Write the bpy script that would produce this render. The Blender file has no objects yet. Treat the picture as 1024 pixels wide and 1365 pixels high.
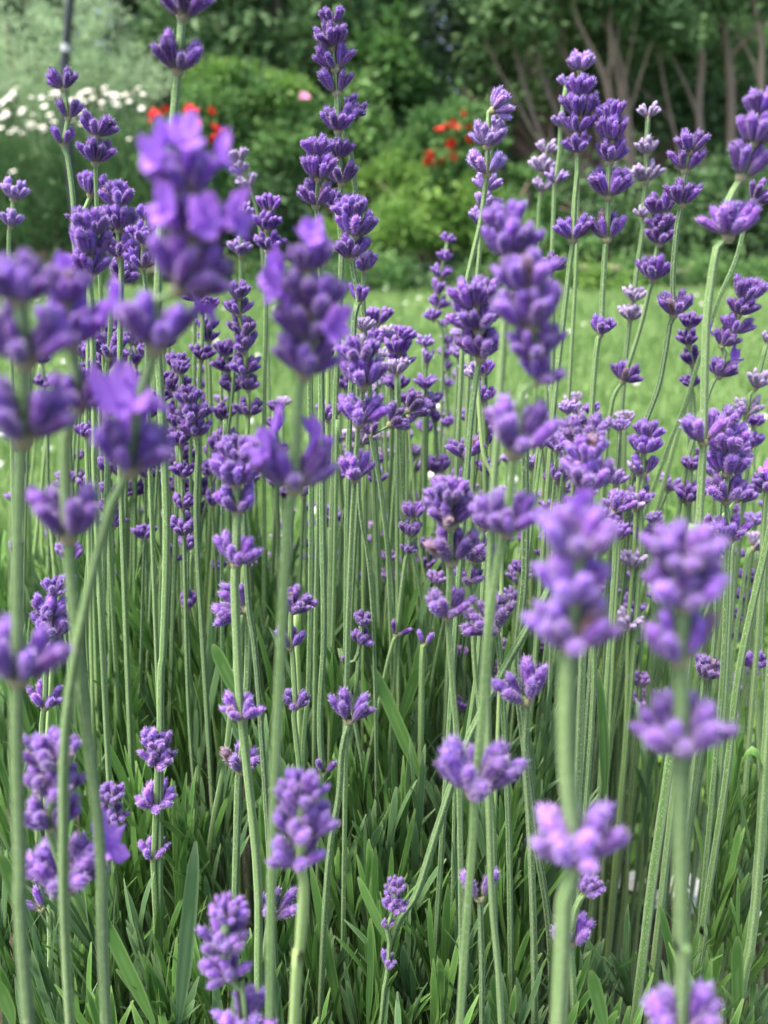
import bpy, math, random
import numpy as np
from mathutils import Vector, Matrix, Quaternion
random.seed(7); rng = np.random.default_rng(7)
sc = bpy.context.scene
COL = sc.collection
R = math.radians

# ------------------------------------------------------------------ camera
F = 1200.0                      # focal length in photo pixels (1024 x 1365)
PITCH = R(20.5)
CAM = Vector((0, 0, 0.72))
cam = bpy.data.objects.new('camera', bpy.data.cameras.new('camera')); COL.objects.link(cam)
cam.location = CAM; cam.rotation_euler = (math.pi/2 - PITCH, 0, 0)
cam.data.sensor_fit = 'VERTICAL'; cam.data.sensor_height = 36; cam.data.lens = 36*F/1365
cam.data.clip_start = 0.01; cam.data.clip_end = 500
cam.data.dof.use_dof = True; cam.data.dof.focus_distance = 0.40
cam.data.dof.aperture_fstop = cam.data.lens/1000/0.0033
sc.camera = cam

# ------------------------------------------------------------------ light
w = bpy.data.worlds.new('World'); sc.world = w; w.use_nodes = True
nt = w.node_tree
sky = nt.nodes.new('ShaderNodeTexSky'); sky.sky_type = 'NISHITA'; sky.sun_disc = False
SUN_EL, SUN_AZ = R(64), R(-115)
sky.sun_elevation = SUN_EL; sky.sun_rotation = SUN_AZ; sky.dust_density = 4; sky.air_density = .7; sky.ozone_density = 0.6
bg = nt.nodes['Background']; nt.links.new(sky.outputs[0], bg.inputs[0]); bg.inputs[1].default_value = 0.15
sun = bpy.data.objects.new('sun', bpy.data.lights.new('sun', 'SUN')); COL.objects.link(sun)
sun.data.energy = 2.5; sun.data.angle = R(34); sun.data.color = (1, .93, .80)
sd = Vector((math.sin(SUN_AZ)*math.cos(SUN_EL), math.cos(SUN_AZ)*math.cos(SUN_EL), math.sin(SUN_EL)))
sun.rotation_euler = sd.to_track_quat('Z', 'Y').to_euler()
sc.view_settings.view_transform = 'Standard'; sc.view_settings.look = 'None'
sc.view_settings.gamma = 1; sc.view_settings.exposure = 1.42
sc.cycles.use_denoising = True
sc.cycles.max_bounces = 6; sc.cycles.transparent_max_bounces = 4

# ------------------------------------------------------------------ helpers
cp, sp_ = math.cos(PITCH), math.sin(PITCH)
def at(px, py, Y):
    """the point on the upright plane y = Y that the photo shows at (px, py)"""
    a = (px-512)/F; b = (682.5-py)/F
    s = Y/(b*sp_+cp)
    return Vector((a*s, Y, CAM.z + s*(b*cp-sp_)))
def view_depth(py, Y): return Y/((682.5-py)/F*sp_+cp)
def plane_of(py, s): return s*((682.5-py)/F*sp_+cp)

def mesh_np(name, verts, faces, mats, smooth=True, attrs=None, fmat=None):
    """verts (n,3), faces list of arrays of equal-size polygons"""
    me = bpy.data.meshes.new(name)
    verts = np.asarray(verts, dtype=np.float32)
    loops = np.concatenate([np.asarray(f, dtype=np.int32).ravel() for f in faces])
    tot = np.concatenate([np.full(len(f), np.asarray(f).shape[1], dtype=np.int32) for f in faces])
    start = np.concatenate([[0], np.cumsum(tot)[:-1]]).astype(np.int32)
    me.vertices.add(len(verts)); me.vertices.foreach_set('co', verts.ravel())
    me.loops.add(len(loops)); me.loops.foreach_set('vertex_index', loops)
    me.polygons.add(len(tot)); me.polygons.foreach_set('loop_start', start); me.polygons.foreach_set('loop_total', tot)
    me.polygons.foreach_set('use_smooth', np.full(len(tot), smooth))
    if fmat is not None: me.polygons.foreach_set('material_index', np.asarray(fmat, dtype=np.int32))
    for k, v in (attrs or {}).items():
        a = me.attributes.new(k, 'FLOAT', 'POINT'); a.data.foreach_set('value', np.asarray(v, dtype=np.float32))
    me.update(calc_edges=True); me.validate()
    for m in (mats if isinstance(mats, (list, tuple)) else [mats]): me.materials.append(m)
    return me
def ob(name, me, parent=None, loc=(0, 0, 0)):
    o = bpy.data.objects.new(name, me); COL.objects.link(o); o.location = loc
    if parent is not None: o.parent = parent
    return o
def tag(o, label=None, cat=None, group=None, kind=None):
    if label: o['label'] = label
    if cat: o['category'] = cat
    if group: o['group'] = group
    if kind: o['kind'] = kind
    return o

# ------------------------------------------------------------------ materials
def mat(name):
    m = bpy.data.materials.new(name); m.use_nodes = True
    n = m.node_tree; b = n.nodes['Principled BSDF']
    return m, n, b
def N(n, t, **k):
    x = n.nodes.new(t)
    for a, v in k.items():
        if a in ('op',): x.operation = v
        else: x.inputs[a].default_value = v
    return x
def ramp(n, src, stops):
    r = n.nodes.new('ShaderNodeValToRGB'); e = r.color_ramp.elements
    while len(e) < len(stops): e.new(0.5)
    for i, (p, c) in enumerate(stops): e[i].position = p; e[i].color = (*c, 1)
    n.links.new(src, r.inputs[0]); return r.outputs[0]
def mix(n, f, a, b, mode='MIX'):
    x = n.nodes.new('ShaderNodeMix'); x.data_type = 'RGBA'; x.blend_type = mode
    for s, v in ((x.inputs[0], f), (x.inputs[6], a), (x.inputs[7], b)):
        if isinstance(v, (int, float)): s.default_value = v
        elif isinstance(v, tuple): s.default_value = (*v, 1)
        else: n.links.new(v, s)
    return x.outputs[2]
def attr(n, name):
    a = n.nodes.new('ShaderNodeAttribute'); a.attribute_name = name; return a.outputs['Fac']
def noise(n, scale, detail=3, coord='Object', stretch=None):
    tc = n.nodes.new('ShaderNodeTexCoord'); src = tc.outputs[coord]
    if stretch:
        mp = n.nodes.new('ShaderNodeMapping'); mp.inputs['Scale'].default_value = stretch
        n.links.new(src, mp.inputs[0]); src = mp.outputs[0]
    x = n.nodes.new('ShaderNodeTexNoise'); x.inputs['Scale'].default_value = scale; x.inputs['Detail'].default_value = detail
    n.links.new(src, x.inputs['Vector']); return x.outputs['Fac']
def bump(n, b, h, strength, dist):
    x = n.nodes.new('ShaderNodeBump'); x.inputs['Strength'].default_value = strength; x.inputs['Distance'].default_value = dist
    n.links.new(h, x.inputs['Height']); n.links.new(x.outputs[0], b.inputs['Normal'])

# bud: attribute t runs 0 base .. 1 tip; 2 = hair. The object's own colour is the bud colour.
M_BUD, n, b = mat('lavender_bud')
t = attr(n, 't'); oi = n.nodes.new('ShaderNodeObjectInfo'); oc = oi.outputs['Color']
sep = noise(n, 5.0, 3)
dk = mix(n, 1.0, oc, (.40, .36, .50), 'MULTIPLY')
c1 = mix(n, ramp(n, sep, [(.35, (0, 0, 0)), (.65, (1, 1, 1))]), dk, oc)
c1 = mix(n, attr(n, 'rib'), c1, mix(n, .20, oc, (.62, .54, .72)))
lt = mix(n, .30, oc, (.60, .42, .90))
c2 = mix(n, ramp(n, t, [(.72, (0, 0, 0)), (.90, (1, 1, 1))]), c1, lt)
c3 = mix(n, ramp(n, t, [(.06, (1, 1, 1)), (.40, (0, 0, 0))]), c2, (.26, .24, .24))
hairc = mix(n, .36, oc, (.76, .68, .92))
isH = N(n, 'ShaderNodeMath', op='GREATER_THAN'); isH.inputs[1].default_value = 1.5; n.links.new(t, isH.inputs[0])
c4 = mix(n, isH.outputs[0], c3, hairc)
n.links.new(c4, b.inputs['Base Color']); b.inputs['Roughness'].default_value = .75
b.inputs['Sheen Weight'].default_value = .45; b.inputs['Sheen Roughness'].default_value = .35; b.inputs['Sheen Tint'].default_value = (.85, .75, 1, 1)
b.inputs['Specular IOR Level'].default_value = .2
b.inputs['Subsurface Weight'].default_value = .12; b.inputs['Subsurface Radius'].default_value = (.6, .3, .9); b.inputs['Subsurface Scale'].default_value = .001
bump(n, b, noise(n, 22, 2), .35, .02)

M_BRACT, n, b = mat('papery_bract')
n.links.new(mix(n, noise(n, 3), (.16, .22, .09), (.42, .38, .24)), b.inputs['Base Color']); b.inputs['Roughness'].default_value = .8

def petal_mat(name, ca, cb):
    m, n, b = mat(name)
    c = mix(n, noise(n, 2.2, 2), ca, cb)
    n.links.new(c, b.inputs['Base Color']); b.inputs['Roughness'].default_value = .55
    tr = n.nodes.new('ShaderNodeBsdfTranslucent'); n.links.new(c, tr.inputs[0])
    ms = n.nodes.new('ShaderNodeMixShader'); ms.inputs[0].default_value = .38
    n.links.new(b.outputs[0], ms.inputs[1]); n.links.new(tr.outputs[0], ms.inputs[2])
    n.links.new(ms.outputs[0], n.nodes['Material Output'].inputs[0]); return m
M_PETAL = petal_mat('violet_petal', (.30, .12, .72), (.60, .30, .90))

def stem_mat(name, a, c):
    m, n, b = mat(name)
    f = noise(n, 60, 3, stretch=(1, 1, .12))
    g = noise(n, 2600, 2, stretch=(1, 1, .4))
    base = mix(n, f, a, c)
    orr = n.nodes.new('ShaderNodeObjectInfo').outputs['Random']
    base = mix(n, 1.0, base, ramp(n, orr, [(0, (.50, .58, .50)), (.55, (.95, 1.0, .85)), (1, (1.2, 1.12, 1.15))]), 'MULTIPLY')
    rid = mix(n, attr(n, 't'), base, (.40, .52, .31))
    col = mix(n, ramp(n, g, [(.55, (0, 0, 0)), (.72, (.7, .7, .7))]), rid, (.55, .68, .42))
    n.links.new(col, b.inputs['Base Color']); b.inputs['Roughness'].default_value = .7
    b.inputs['Sheen Weight'].default_value = .15; b.inputs['Sheen Tint'].default_value = (.9, 1, .75, 1)
    bump(n, b, g, .5, .0003); return m
M_STEM = stem_mat('pale_sage_stem', (.08, .20, .045), (.18, .325, .095))
M_STEMD = stem_mat('deep_green_stem', (.04, .13, .028), (.10, .225, .06))
M_STEML = stem_mat('fresh_green_stem', (.22, .40, .09), (.33, .50, .16))

def leaf_mat(name, a, c, e, trans=.25, var=.5, rough=.55):
    m, n, b = mat(name)
    col = mix(n, attr(n, 'v'), a, c)
    col = mix(n, attr(n, 't'), col, e)
    n.links.new(col, b.inputs['Base Color']); b.inputs['Roughness'].default_value = rough; b.inputs['Specular IOR Level'].default_value = .35
    tr = n.nodes.new('ShaderNodeBsdfTranslucent'); n.links.new(col, tr.inputs[0])
    ms = n.nodes.new('ShaderNodeMixShader'); ms.inputs[0].default_value = trans
    n.links.new(b.outputs[0], ms.inputs[1]); n.links.new(tr.outputs[0], ms.inputs[2])
    n.links.new(ms.outputs[0], n.nodes['Material Output'].inputs[0]); return m
M_LEAF = leaf_mat('lavender_leaf', (.045, .14, .03), (.15, .33, .075), (.34, .50, .18))
M_LEAFG = leaf_mat('grey_green_leaf', (.065, .16, .06), (.14, .27, .11), (.34, .46, .26))

# ------------------------------------------------------------------ bud, bracts, open flower (all in units of the whorl radius)
def bud_mesh(name, hairs, seg=10, seed=0):
    r_ = np.random.default_rng(seed)
    prof = [(0, .045), (.08, .08), (.22, .118), (.42, .145), (.58, .155), (.68, .138), (.76, .150), (.86, .135), (.94, .09), (1.0, .03)]
    V, T, RBS = [], [], []
    bend = r_.uniform(-.13, .13, 2)
    ph = r_.uniform(0, 6)
    def centre(z): return np.array([bend[0]*z*z, bend[1]*z*z, z])
    for z, r in prof:
        c = centre(z)
        for k in range(seg):
            a = 2*math.pi*k/seg
            amp = .10*(z < .8)*(1 if k % 2 else -1) + .05*math.sin(3*a+ph)
            rr = r*(1+amp)
            V.append(c+np.array([math.cos(a)*rr, math.sin(a)*rr, 0])); T.append(z); RBS.append(1.0*(k % 2)*(z < .7))
    V.append(centre(1.02)); T.append(1); RBS.append(0)
    m = len(prof); Q = [(i*seg+k, i*seg+(k+1) % seg, (i+1)*seg+(k+1) % seg, (i+1)*seg+k) for i in range(m-1) for k in range(seg)]
    top = len(V)-1; TR = [((m-1)*seg+k, (m-1)*seg+(k+1) % seg, top) for k in range(seg)]
    zs = [p[0] for p in prof]; rs = [p[1] for p in prof]
    for _ in range(hairs):
        z = r_.uniform(.08, .98); a = r_.uniform(0, 2*math.pi); r = np.interp(z, zs, rs)
        nrm = np.array([math.cos(a), math.sin(a), .25 + (z > .85)*1.0]); nrm /= np.linalg.norm(nrm)
        p = centre(z)+np.array([math.cos(a)*r, math.sin(a)*r, 0])*.97
        tan = np.array([-math.sin(a), math.cos(a), 0])*.017
        h = r_.uniform(.06, .13)
        i = len(V); V += [p-tan, p+tan, p+nrm*h+np.array([0, 0, h*.5])]; T += [2, 2, 2]; RBS += [0, 0, 0]; TR.append((i, i+1, i+2))
    return np.array(V), np.array(T), np.array(Q), np.array(TR), np.array(RBS)
BUD_NEAR = [mesh_np('bud', *(lambda v, t, q, tr, rb: (v, [q, tr], M_BUD, True, {'t': t, 'rib': rb}))(*bud_mesh('bud', 200, 10, s))) for s in range(8)]
BUD_RAW = [bud_mesh('b', 36, 7, 40+s) for s in range(6)]

def bract_raw(seed):
    """short pedicels and papery bracts at the foot of a whorl"""
    r_ = np.random.default_rng(seed); V, Fq = [], []
    for k in range(6):
        a = math.pi*(k//3) + (k % 3-1)*.7 + r_.uniform(-.2, .2)
        d = np.array([math.cos(a), math.sin(a), 0]); tt = np.array([-d[1], d[0], 0])
        w_, h = r_.uniform(.09, .14), r_.uniform(.22, .34)
        pts = [d*.09-tt*w_*.6+[0, 0, -.06], d*.09+tt*w_*.6+[0, 0, -.06], d*.20+tt*w_+[0, 0, h*.4], d*.20-tt*w_+[0, 0, h*.4], d*.27+[0, 0, h]]
        i = len(V); V += pts; Fq.append((i, i+1, i+2, i+3)); Fq.append((i+3, i+2, i+4, i+4))
    # swollen node
    seg = 8; i0 = len(V)
    for z, r in ((-.16, .10), (-.06, .17), (.06, .19), (.16, .12)):
        for k in range(seg):
            a = 2*math.pi*k/seg; V.append(np.array([math.cos(a)*r*1.25, math.sin(a)*r, z]))
    for j in range(3):
        for k in range(seg): Fq.append((i0+j*seg+k, i0+j*seg+(k+1) % seg, i0+(j+1)*seg+(k+1) % seg, i0+(j+1)*seg+k))
    V = np.array(V)
    Q = np.array([f for f in Fq if f[2] != f[3]]); T3 = np.array([f[:3] for f in Fq if f[2] == f[3]])
    return V, Q, T3
BRACT = []
for s in range(4):
    V, Q, T3 = bract_raw(s); BRACT.append(mesh_np('flower_whorl', V, [Q, T3], M_BRACT, True, {'t': np.zeros(len(V))}))

def bud_frames(style, r_):
    """list of (base, direction, length, thickness) in units of the whorl radius; local x is the cyme axis"""
    out = []
    if style == 'two': spec = [(0, .45, 1.15), (math.pi, .38, 1.15)]
    elif style == 'one': spec = [(r_.uniform(0, 6), .35, 1)]
    elif style == 'four': spec = [(0, .62, 1.1), (.5, .30, 1.15), (-.7, .45, 1.0), (math.pi, .58, 1.1), (math.pi-.5, .25, 1.15), (math.pi+.7, .45, 1.0)]
    else:
        spec = []
        for side in (0, math.pi):
            for (da, tilt, l) in ((0, .92, 1.0), (.62, .74, 1.05), (-.62, .70, 1.05), (.28, .38, 1.12), (-.32, .26, 1.08), (1.05, .50, 1.0)):
                spec.append((side+da, tilt, l))
        spec += [(math.pi/2, .80, 1.0), (-math.pi/2, .85, 1.0)]
        if style == 'dense':
            spec += [(math.pi/2+.5, .55, 1.05), (-math.pi/2-.4, .5, 1.05), (.1, .12, 1.15), (math.pi, .1, 1.1), (-math.pi/2+.45, .8, 1), (math.pi/2-.4, .7, 1)]
    for a, tilt, l in spec:
        if style not in ('two', 'one', 'four') and r_.random() < .12: continue
        a += r_.uniform(-.22, .22); tilt += r_.uniform(-.12, .12)
        if style == 'dense': tilt *= .78
        d = np.array([math.cos(a)*math.sin(tilt), math.sin(a)*math.sin(tilt), math.cos(tilt)])
        base = np.array([math.cos(a), math.sin(a), 0])*(.14+.08*r_.random()+(.12 if style == 'dense' and tilt > .3 else 0)) + [0, 0, .04+.10*math.cos(tilt)]
        L = l*r_.uniform(.84, 1.06)*1.0
        out.append((base, d, L, r_.uniform(.86, 1.12)))
    return out
def frame_of(d, spin):
    q = Vector(d).to_track_quat('Z', 'Y'); return q @ Quaternion((0, 0, 1), spin)
def joined_whorl(style, seed):
    r_ = np.random.default_rng(seed+100)
    V, Q, T3 = bract_raw(seed); VV, TT = [V], [np.zeros(len(V))]; QQ, TR = [Q], [T3]; fm = [np.full(len(Q), 1)]; fmt = [np.full(len(T3), 1)]
    n0 = len(V)
    for base, d, L, th in bud_frames(style, r_):
        bv, bt, bq, btr, brb = BUD_RAW[int(r_.integers(6))]
        Rm = np.array(frame_of(d, r_.uniform(0, 6)).to_matrix())
        P = (bv*np.array([L*th*1.05, L*th*1.05, L])) @ Rm.T + base
        VV.append(P); TT.append(bt); QQ.append(bq+n0); TR.append(btr+n0); fm.append(np.zeros(len(bq))); fmt.append(np.zeros(len(btr))); n0 += len(bv)
    return mesh_np('flower_whorl', np.concatenate(VV), [np.concatenate(QQ), np.concatenate(TR)], [M_BUD, M_BRACT], True,
                   {'t': np.concatenate(TT)}, np.concatenate(fm+fmt))
JOINED = {st: [joined_whorl(st, 10*i+s) for s in range(5)] for i, st in enumerate(('full', 'dense', 'four', 'two', 'one'))}

def open_flower_mesh(seed):
    """corolla: narrow tube, two upright upper lobes, three spreading lower lobes; local z runs out of the calyx"""
    r_ = np.random.default_rng(seed); V, Q = [], []
    seg = 8
    for z, r in ((-.25, .07), (.05, .085), (.30, .12), (.42, .17)):
        for k in range(seg):
            a = 2*math.pi*k/seg; V.append((math.cos(a)*r, math.sin(a)*r, z))
    for j in range(3):
        for k in range(seg): Q.append((j*seg+k, j*seg+(k+1) % seg, (j+1)*seg+(k+1) % seg, (j+1)*seg+k))
    for a, size, lift in ((1.15, .46, .95), (2.0, .46, .95), (-.35, .34, .35), (-1.57, .38, .25), (-2.8, .34, .35)):
        a += r_.uniform(-.12, .12); nu, nv = 7, 7; i0 = len(V)
        dx, dy = math.cos(a), math.sin(a); tx, ty = -dy, dx
        curl = r_.uniform(-.5, .3); ph = r_.uniform(0, 6)
        for u in range(nu):
            uu = u/(nu-1); wd = size*.62*math.sin(math.pi*(.16+.72*uu))**.8
            for v in range(nv):
                vv = v/(nv-1)*2-1
                rad = .14+size*uu*(1-.10*abs(vv))
                zz = .40+lift*size*uu-curl*size*uu*uu*.8 + .07*math.sin(ph+5*vv)*uu + .04*math.sin(ph*2+9*uu+3*vv)*uu - .06*vv*vv
                V.append((dx*rad+tx*wd*vv, dy*rad+ty*wd*vv, zz))
        for u in range(nu-1):
            for v in range(nv-1): Q.append((i0+u*nv+v, i0+u*nv+v+1, i0+(u+1)*nv+v+1, i0+(u+1)*nv+v))
    return mesh_np('open_flower', V, [np.array(Q)], M_PETAL, True)
OPEN = [open_flower_mesh(s) for s in range(4)]

# ------------------------------------------------------------------ stems
def smooth_path(P, step):
    P = [np.array(p) for p in P]
    P = [2*P[0]-P[1]]+P+[2*P[-1]-P[-2]]; out = []
    for i in range(1, len(P)-2):
        p0, p1, p2, p3 = P[i-1:i+3]; m = max(2, int(np.linalg.norm(p2-p1)/step))
        for k in range(m):
            s = k/m
            out.append(.5*((2*p1)+(-p0+p2)*s+(2*p0-5*p1+4*p2-p3)*s*s+(-p0+3*p1-3*p2+p3)*s**3))
    out.append(P[-2]); return np.array(out)
def stem_mesh(path, r0, r1, m, spin=0):
    """square, ridged stalk along path, radius r0 (top) to r1 (foot)"""
    n_ = len(path); seg = 12
    prof = [1.12, .98, .90, .98]*3     # broad ridges with grooves between
    prof = [1.16, .96, .88, 1.16, .96, .88, 1.16, .96, .88, 1.16, .96, .88]
    V, T = [], []
    for i, p in enumerate(path):
        r = r0+(r1-r0)*min(1, i/max(1, n_-1)*1.4)
        r *= 1+.03*math.sin(i*1.7+spin)
        for k in range(seg):
            a = 2*math.pi*k/seg+spin
            V.append((p[0]+math.cos(a)*r*prof[k], p[1]+math.sin(a)*r*prof[k], p[2])); T.append(.55 if k % 3 == 0 else .0)
    Q = [(i*seg+k, i*seg+(k+1) % seg, (i+1)*seg+(k+1) % seg, (i+1)*seg+k) for i in range(n_-1) for k in range(seg)]
    cap = list(range(seg))
    return mesh_np('stem', V, [np.array(Q), np.array([cap[::-1]])], m, True, {'t': T})

PURPLE = {'deep': (.128, .042, .30), 'dark': (.088, .030, .21), 'violet': (.172, .060, .40), 'mauve': (.215, .086, .45), 'lilac': (.36, .24, .60), 'pale': (.46, .39, .54), 'pink': (.42, .24, .58)}
STEMS = {'s': M_STEM, 'd': M_STEMD, 'l': M_STEML}
REF = 0.018           # a full whorl is 18 mm across
GROUP = 'lavender stalks rising from the clump'
landmarks = []
def stalk(label, W, whorls, pts=(), tone='deep', stem='s', sw=None, flowers=(), group=GROUP, seed=None, detail=None):
    """W: how many photo pixels an 18 mm whorl spans at this stalk's distance.
    whorls: (x, y, width px[, style[, turn]]) from the top; pts: points the bare stem passes."""
    seed = seed if seed is not None else int(abs(whorls[0][0]*7+whorls[0][1]*13))
    r_ = np.random.default_rng(seed)
    s_top = F*REF/W; Y = plane_of(whorls[0][1], s_top)
    detail = (W >= 46) if detail is None else detail
    nodes = []
    for wh in whorls:
        x, y, ww = wh[:3]; st = wh[3] if len(wh) > 3 else 'full'; turn = wh[4] if len(wh) > 4 else None
        nodes.append((x, y+.30*ww, ww, st, turn))
    path_px = sorted([(a[0], a[1]) for a in nodes]+[(p[0], p[1]) for p in pts], key=lambda q: q[1])
    # carry the stem on to its root below the leaves
    P = [at(x, y, Y) for x, y in path_px]
    zroot = .05
    if P[-1].z > zroot+.02:
        d = (P[-1]-P[-2]) if len(P) > 1 else Vector((0, 0, -1))
        sl = d.x/d.z if abs(d.z) > 1e-4 else 0
        sl = max(-.22, min(.22, sl)) * .7
        dz = zroot-P[-1].z
        P.append(P[-1]+Vector((sl*dz*.5, .0, dz*.5))); P.append(P[-1]+Vector((sl*dz*.3, .004, dz*.5)))
    path = smooth_path(P, .006)
    root = bpy.data.objects.new('lavender_stalk', None); COL.objects.link(root); root.empty_display_size = .01
    base = Vector(path[-1]); root.location = base
    tag(root, label, 'lavender stalk', group)
    rb = REF*.5
    swr = (sw if sw else W*.155)/W*REF/2
    me = stem_mesh(path-np.array(base), swr*.78, swr*1.05, STEMS[stem], r_.uniform(0, 1.5))
    ob('stem', me, root)
    turn0 = r_.uniform(-.5, .5); zs = path[:, 2]
    nf = {f[0]: f for f in flowers}
    for i, (x, y, ww, st, turn) in enumerate(nodes):
        p = at(x, y, Y); rr = ww*view_depth(y, Y)/F/2*1.10
        k = int(np.argmin(np.abs(zs-p.z))); k2 = min(len(path)-1, k+2); k1 = max(0, k2-4)
        ax = Vector(path[k1]-path[k2]); ax.normalize()
        tn = (turn0+(i % 2)*math.pi/2+r_.uniform(-.25, .25)) if turn is None else turn+r_.uniform(-.15, .15)
        q = Vector((0, 0, 1)).rotation_difference(ax) @ Quaternion((0, 0, 1), tn)
        c = np.array(PURPLE[tone])*r_.uniform(.85, 1.15)
        if detail:
            wobj = ob('flower_whorl', BRACT[int(r_.integers(4))], root, p-base)
        else:
            wobj = ob('flower_whorl', JOINED[st][int(r_.integers(5))], root, p-base)
            wobj.color = (*c, 1)
        wobj.rotation_mode = 'QUATERNION'; wobj.rotation_quaternion = q; wobj.scale = (rr, rr, rr)
        fr = bud_frames(st, r_)
        if detail:
            for (bs, d, L, th) in fr:
                o = ob('bud', BUD_NEAR[int(r_.integers(8))], wobj, Vector(bs))
                o.rotation_mode = 'QUATERNION'; o.rotation_quaternion = frame_of(d, r_.uniform(0, 6))
                o.scale = (L*th*1.06, L*th*1.06, L)
                cc_ = c*r_.uniform(.6, 1.6)*np.array([r_.uniform(.85, 1.2), 1, 1])
                if r_.random() < .018: cc_ = np.array((.20, .11, .07))
                o.color = (*cc_, 1)
        if i in nf:
            # open corollas: (whorl index, [(azimuth, tilt, size)...]) with azimuth in the whorl's own turn-free frame
            qi = q.inverted()
            for (az, tilt, size) in nf[i][1]:
                dw = Vector((math.cos(az)*math.sin(tilt), math.sin(az)*math.sin(tilt), math.cos(tilt)))
                dl = qi @ dw
                o = ob('open_flower', OPEN[int(r_.integers(4))], wobj, dl*.92+Vector((0, 0, .1)))
                o.rotation_mode = 'QUATERNION'; o.rotation_quaternion = qi @ frame_of(dw, r_.uniform(-.6, .6)); o.scale = (size*1.08,)*3
    landmarks.append((whorls[0][0], whorls[0][1], label, Y, whorls[0][2]))
    return root

# ------------------------------------------------------------------ ground, lawn, beds
def sheet(name, x0, x1, y0, y1, z, m, nx=40, ny=40, amp=0.0):
    X, Y = np.meshgrid(np.linspace(x0, x1, nx), np.linspace(y0, y1, ny)); Z = z+amp*np.sin(X*1.3+1)*np.cos(Y*.9)
    V = np.stack([X, Y, Z], -1).reshape(-1, 3)
    Q = np.array([(j*nx+i, j*nx+i+1, (j+1)*nx+i+1, (j+1)*nx+i) for j in range(ny-1) for i in range(nx-1)])
    return ob(name, mesh_np(name, V, [Q], m))
M_SOIL, n, b = mat('soil')
n.links.new(mix(n, noise(n, 14, 6), (.018, .014, .010), (.085, .060, .040)), b.inputs['Base Color']); b.inputs['Roughness'].default_value = .95
bump(n, b, noise(n, 60, 4), .8, .02)
M_TURF, n, b = mat('turf')
n.links.new(mix(n, ramp(n, noise(n, 2.2, 5), [(.3, (0, 0, 0)), (.7, (1, 1, 1))]), (.11, .26, .05), (.23, .40, .11)), b.inputs['Base Color']); b.inputs['Roughness'].default_value = .9
bump(n, b, noise(n, 90, 3), .8, .02)
tag(sheet('ground', -60, 60, -20, 90, -.02, M_SOIL, 12, 12), kind='structure')
tag(sheet('lawn', -9, 9, .95, 6.25, 0.0, M_TURF), kind='structure')
tag(sheet('mulch_bed', -12, 12, 6.12, 14, .012, M_SOIL), kind='structure')
tag(sheet('flower_bed', -3, 3, -1.2, 1.0, .010, M_SOIL), kind='structure')

# grass blades over the lawn
M_GRASS = leaf_mat('grass_blade', (.13, .265, .065), (.25, .40, .135), (.40, .54, .24), .3)
def blades(name, nb, xr, yr, h, m, seed, power=1.0):
    g = np.random.default_rng(seed)
    Y = yr[0]+(yr[1]-yr[0])*g.random(nb)**power
    X = (g.random(nb)-.5)*2*(xr*np.maximum(Y, 1)); Z = np.zeros(nb)
    a = g.random(nb)*2*math.pi; hh = h*(.5+g.random(nb)); wd = .0022*(1+Y*.5)
    lean = g.normal(0, .45, (nb, 2))*hh[:, None]
    b0 = np.stack([X-np.cos(a)*wd, Y-np.sin(a)*wd, Z], 1); b1 = np.stack([X+np.cos(a)*wd, Y+np.sin(a)*wd, Z], 1)
    tp = np.stack([X+lean[:, 0], Y+lean[:, 1], Z+hh], 1)
    V = np.stack([b0, b1, tp], 1).reshape(-1, 3)
    patch = .5+.5*np.sin(X*2.1+np.sin(Y*1.7)*2)*np.sin(Y*2.6+X)
    v = np.clip(np.repeat(patch*.75+g.random(nb)*.25, 3), 0, 1); t = np.tile([0, 0, .35], nb)
    return ob(name, mesh_np(name, V, [np.arange(nb*3).reshape(-1, 3)], m, False, {'v': v, 't': t}))
tag(blades('grass', 110000, .62, (1.0, 6.2), .055, M_GRASS, 3, .85), kind='stuff', label='short bright green lawn grass')

# white clover specks over the lawn
M_WHITE, n, b = mat('white_petal'); b.inputs['Base Color'].default_value = (.80, .80, .74, 1); b.inputs['Roughness'].default_value = .6
b.inputs['Subsurface Weight'].default_value = .15; b.inputs['Subsurface Radius'].default_value = (.5, .5, .4); b.inputs['Subsurface Scale'].default_value = .004
def ico(r, squash=1.0, seed=0, bumpy=.15):
    g = random.Random(seed); V, Q = [], []; nu, nv = 7, 5
    for j in range(nv+1):
        for i in range(nu):
            th = math.pi*j/nv; a = 2*math.pi*i/nu; rr = r*(1+g.uniform(-bumpy, bumpy))
            V.append((math.cos(a)*math.sin(th)*rr, math.sin(a)*math.sin(th)*rr, math.cos(th)*rr*squash))
    for j in range(nv):
        for i in range(nu): Q.append((j*nu+i, (j+1)*nu+i, (j+1)*nu+(i+1) % nu, j*nu+(i+1) % nu))
    return np.array(V), np.array(Q)
def join(parts, name, m, smooth=True, **at_):
    V, Qs, n0 = [], [], 0
    for v, q in parts: V.append(v); Qs.append(q+n0); n0 += len(v)
    return mesh_np(name, np.concatenate(V), [np.concatenate(Qs)], m, smooth)
cl = []
g = random.Random(4)
for k in range(110):
    y = g.uniform(1.5, 5.8); x = g.uniform(-.5, .55)*y
    v, q = ico(.011, .8, k); cl.append((v+np.array([x, y, .055]), q))
tag(ob('clover_flowers', join(cl, 'clover_flowers', M_WHITE)), label='scattered small white clover heads in the lawn', kind='stuff')

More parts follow.
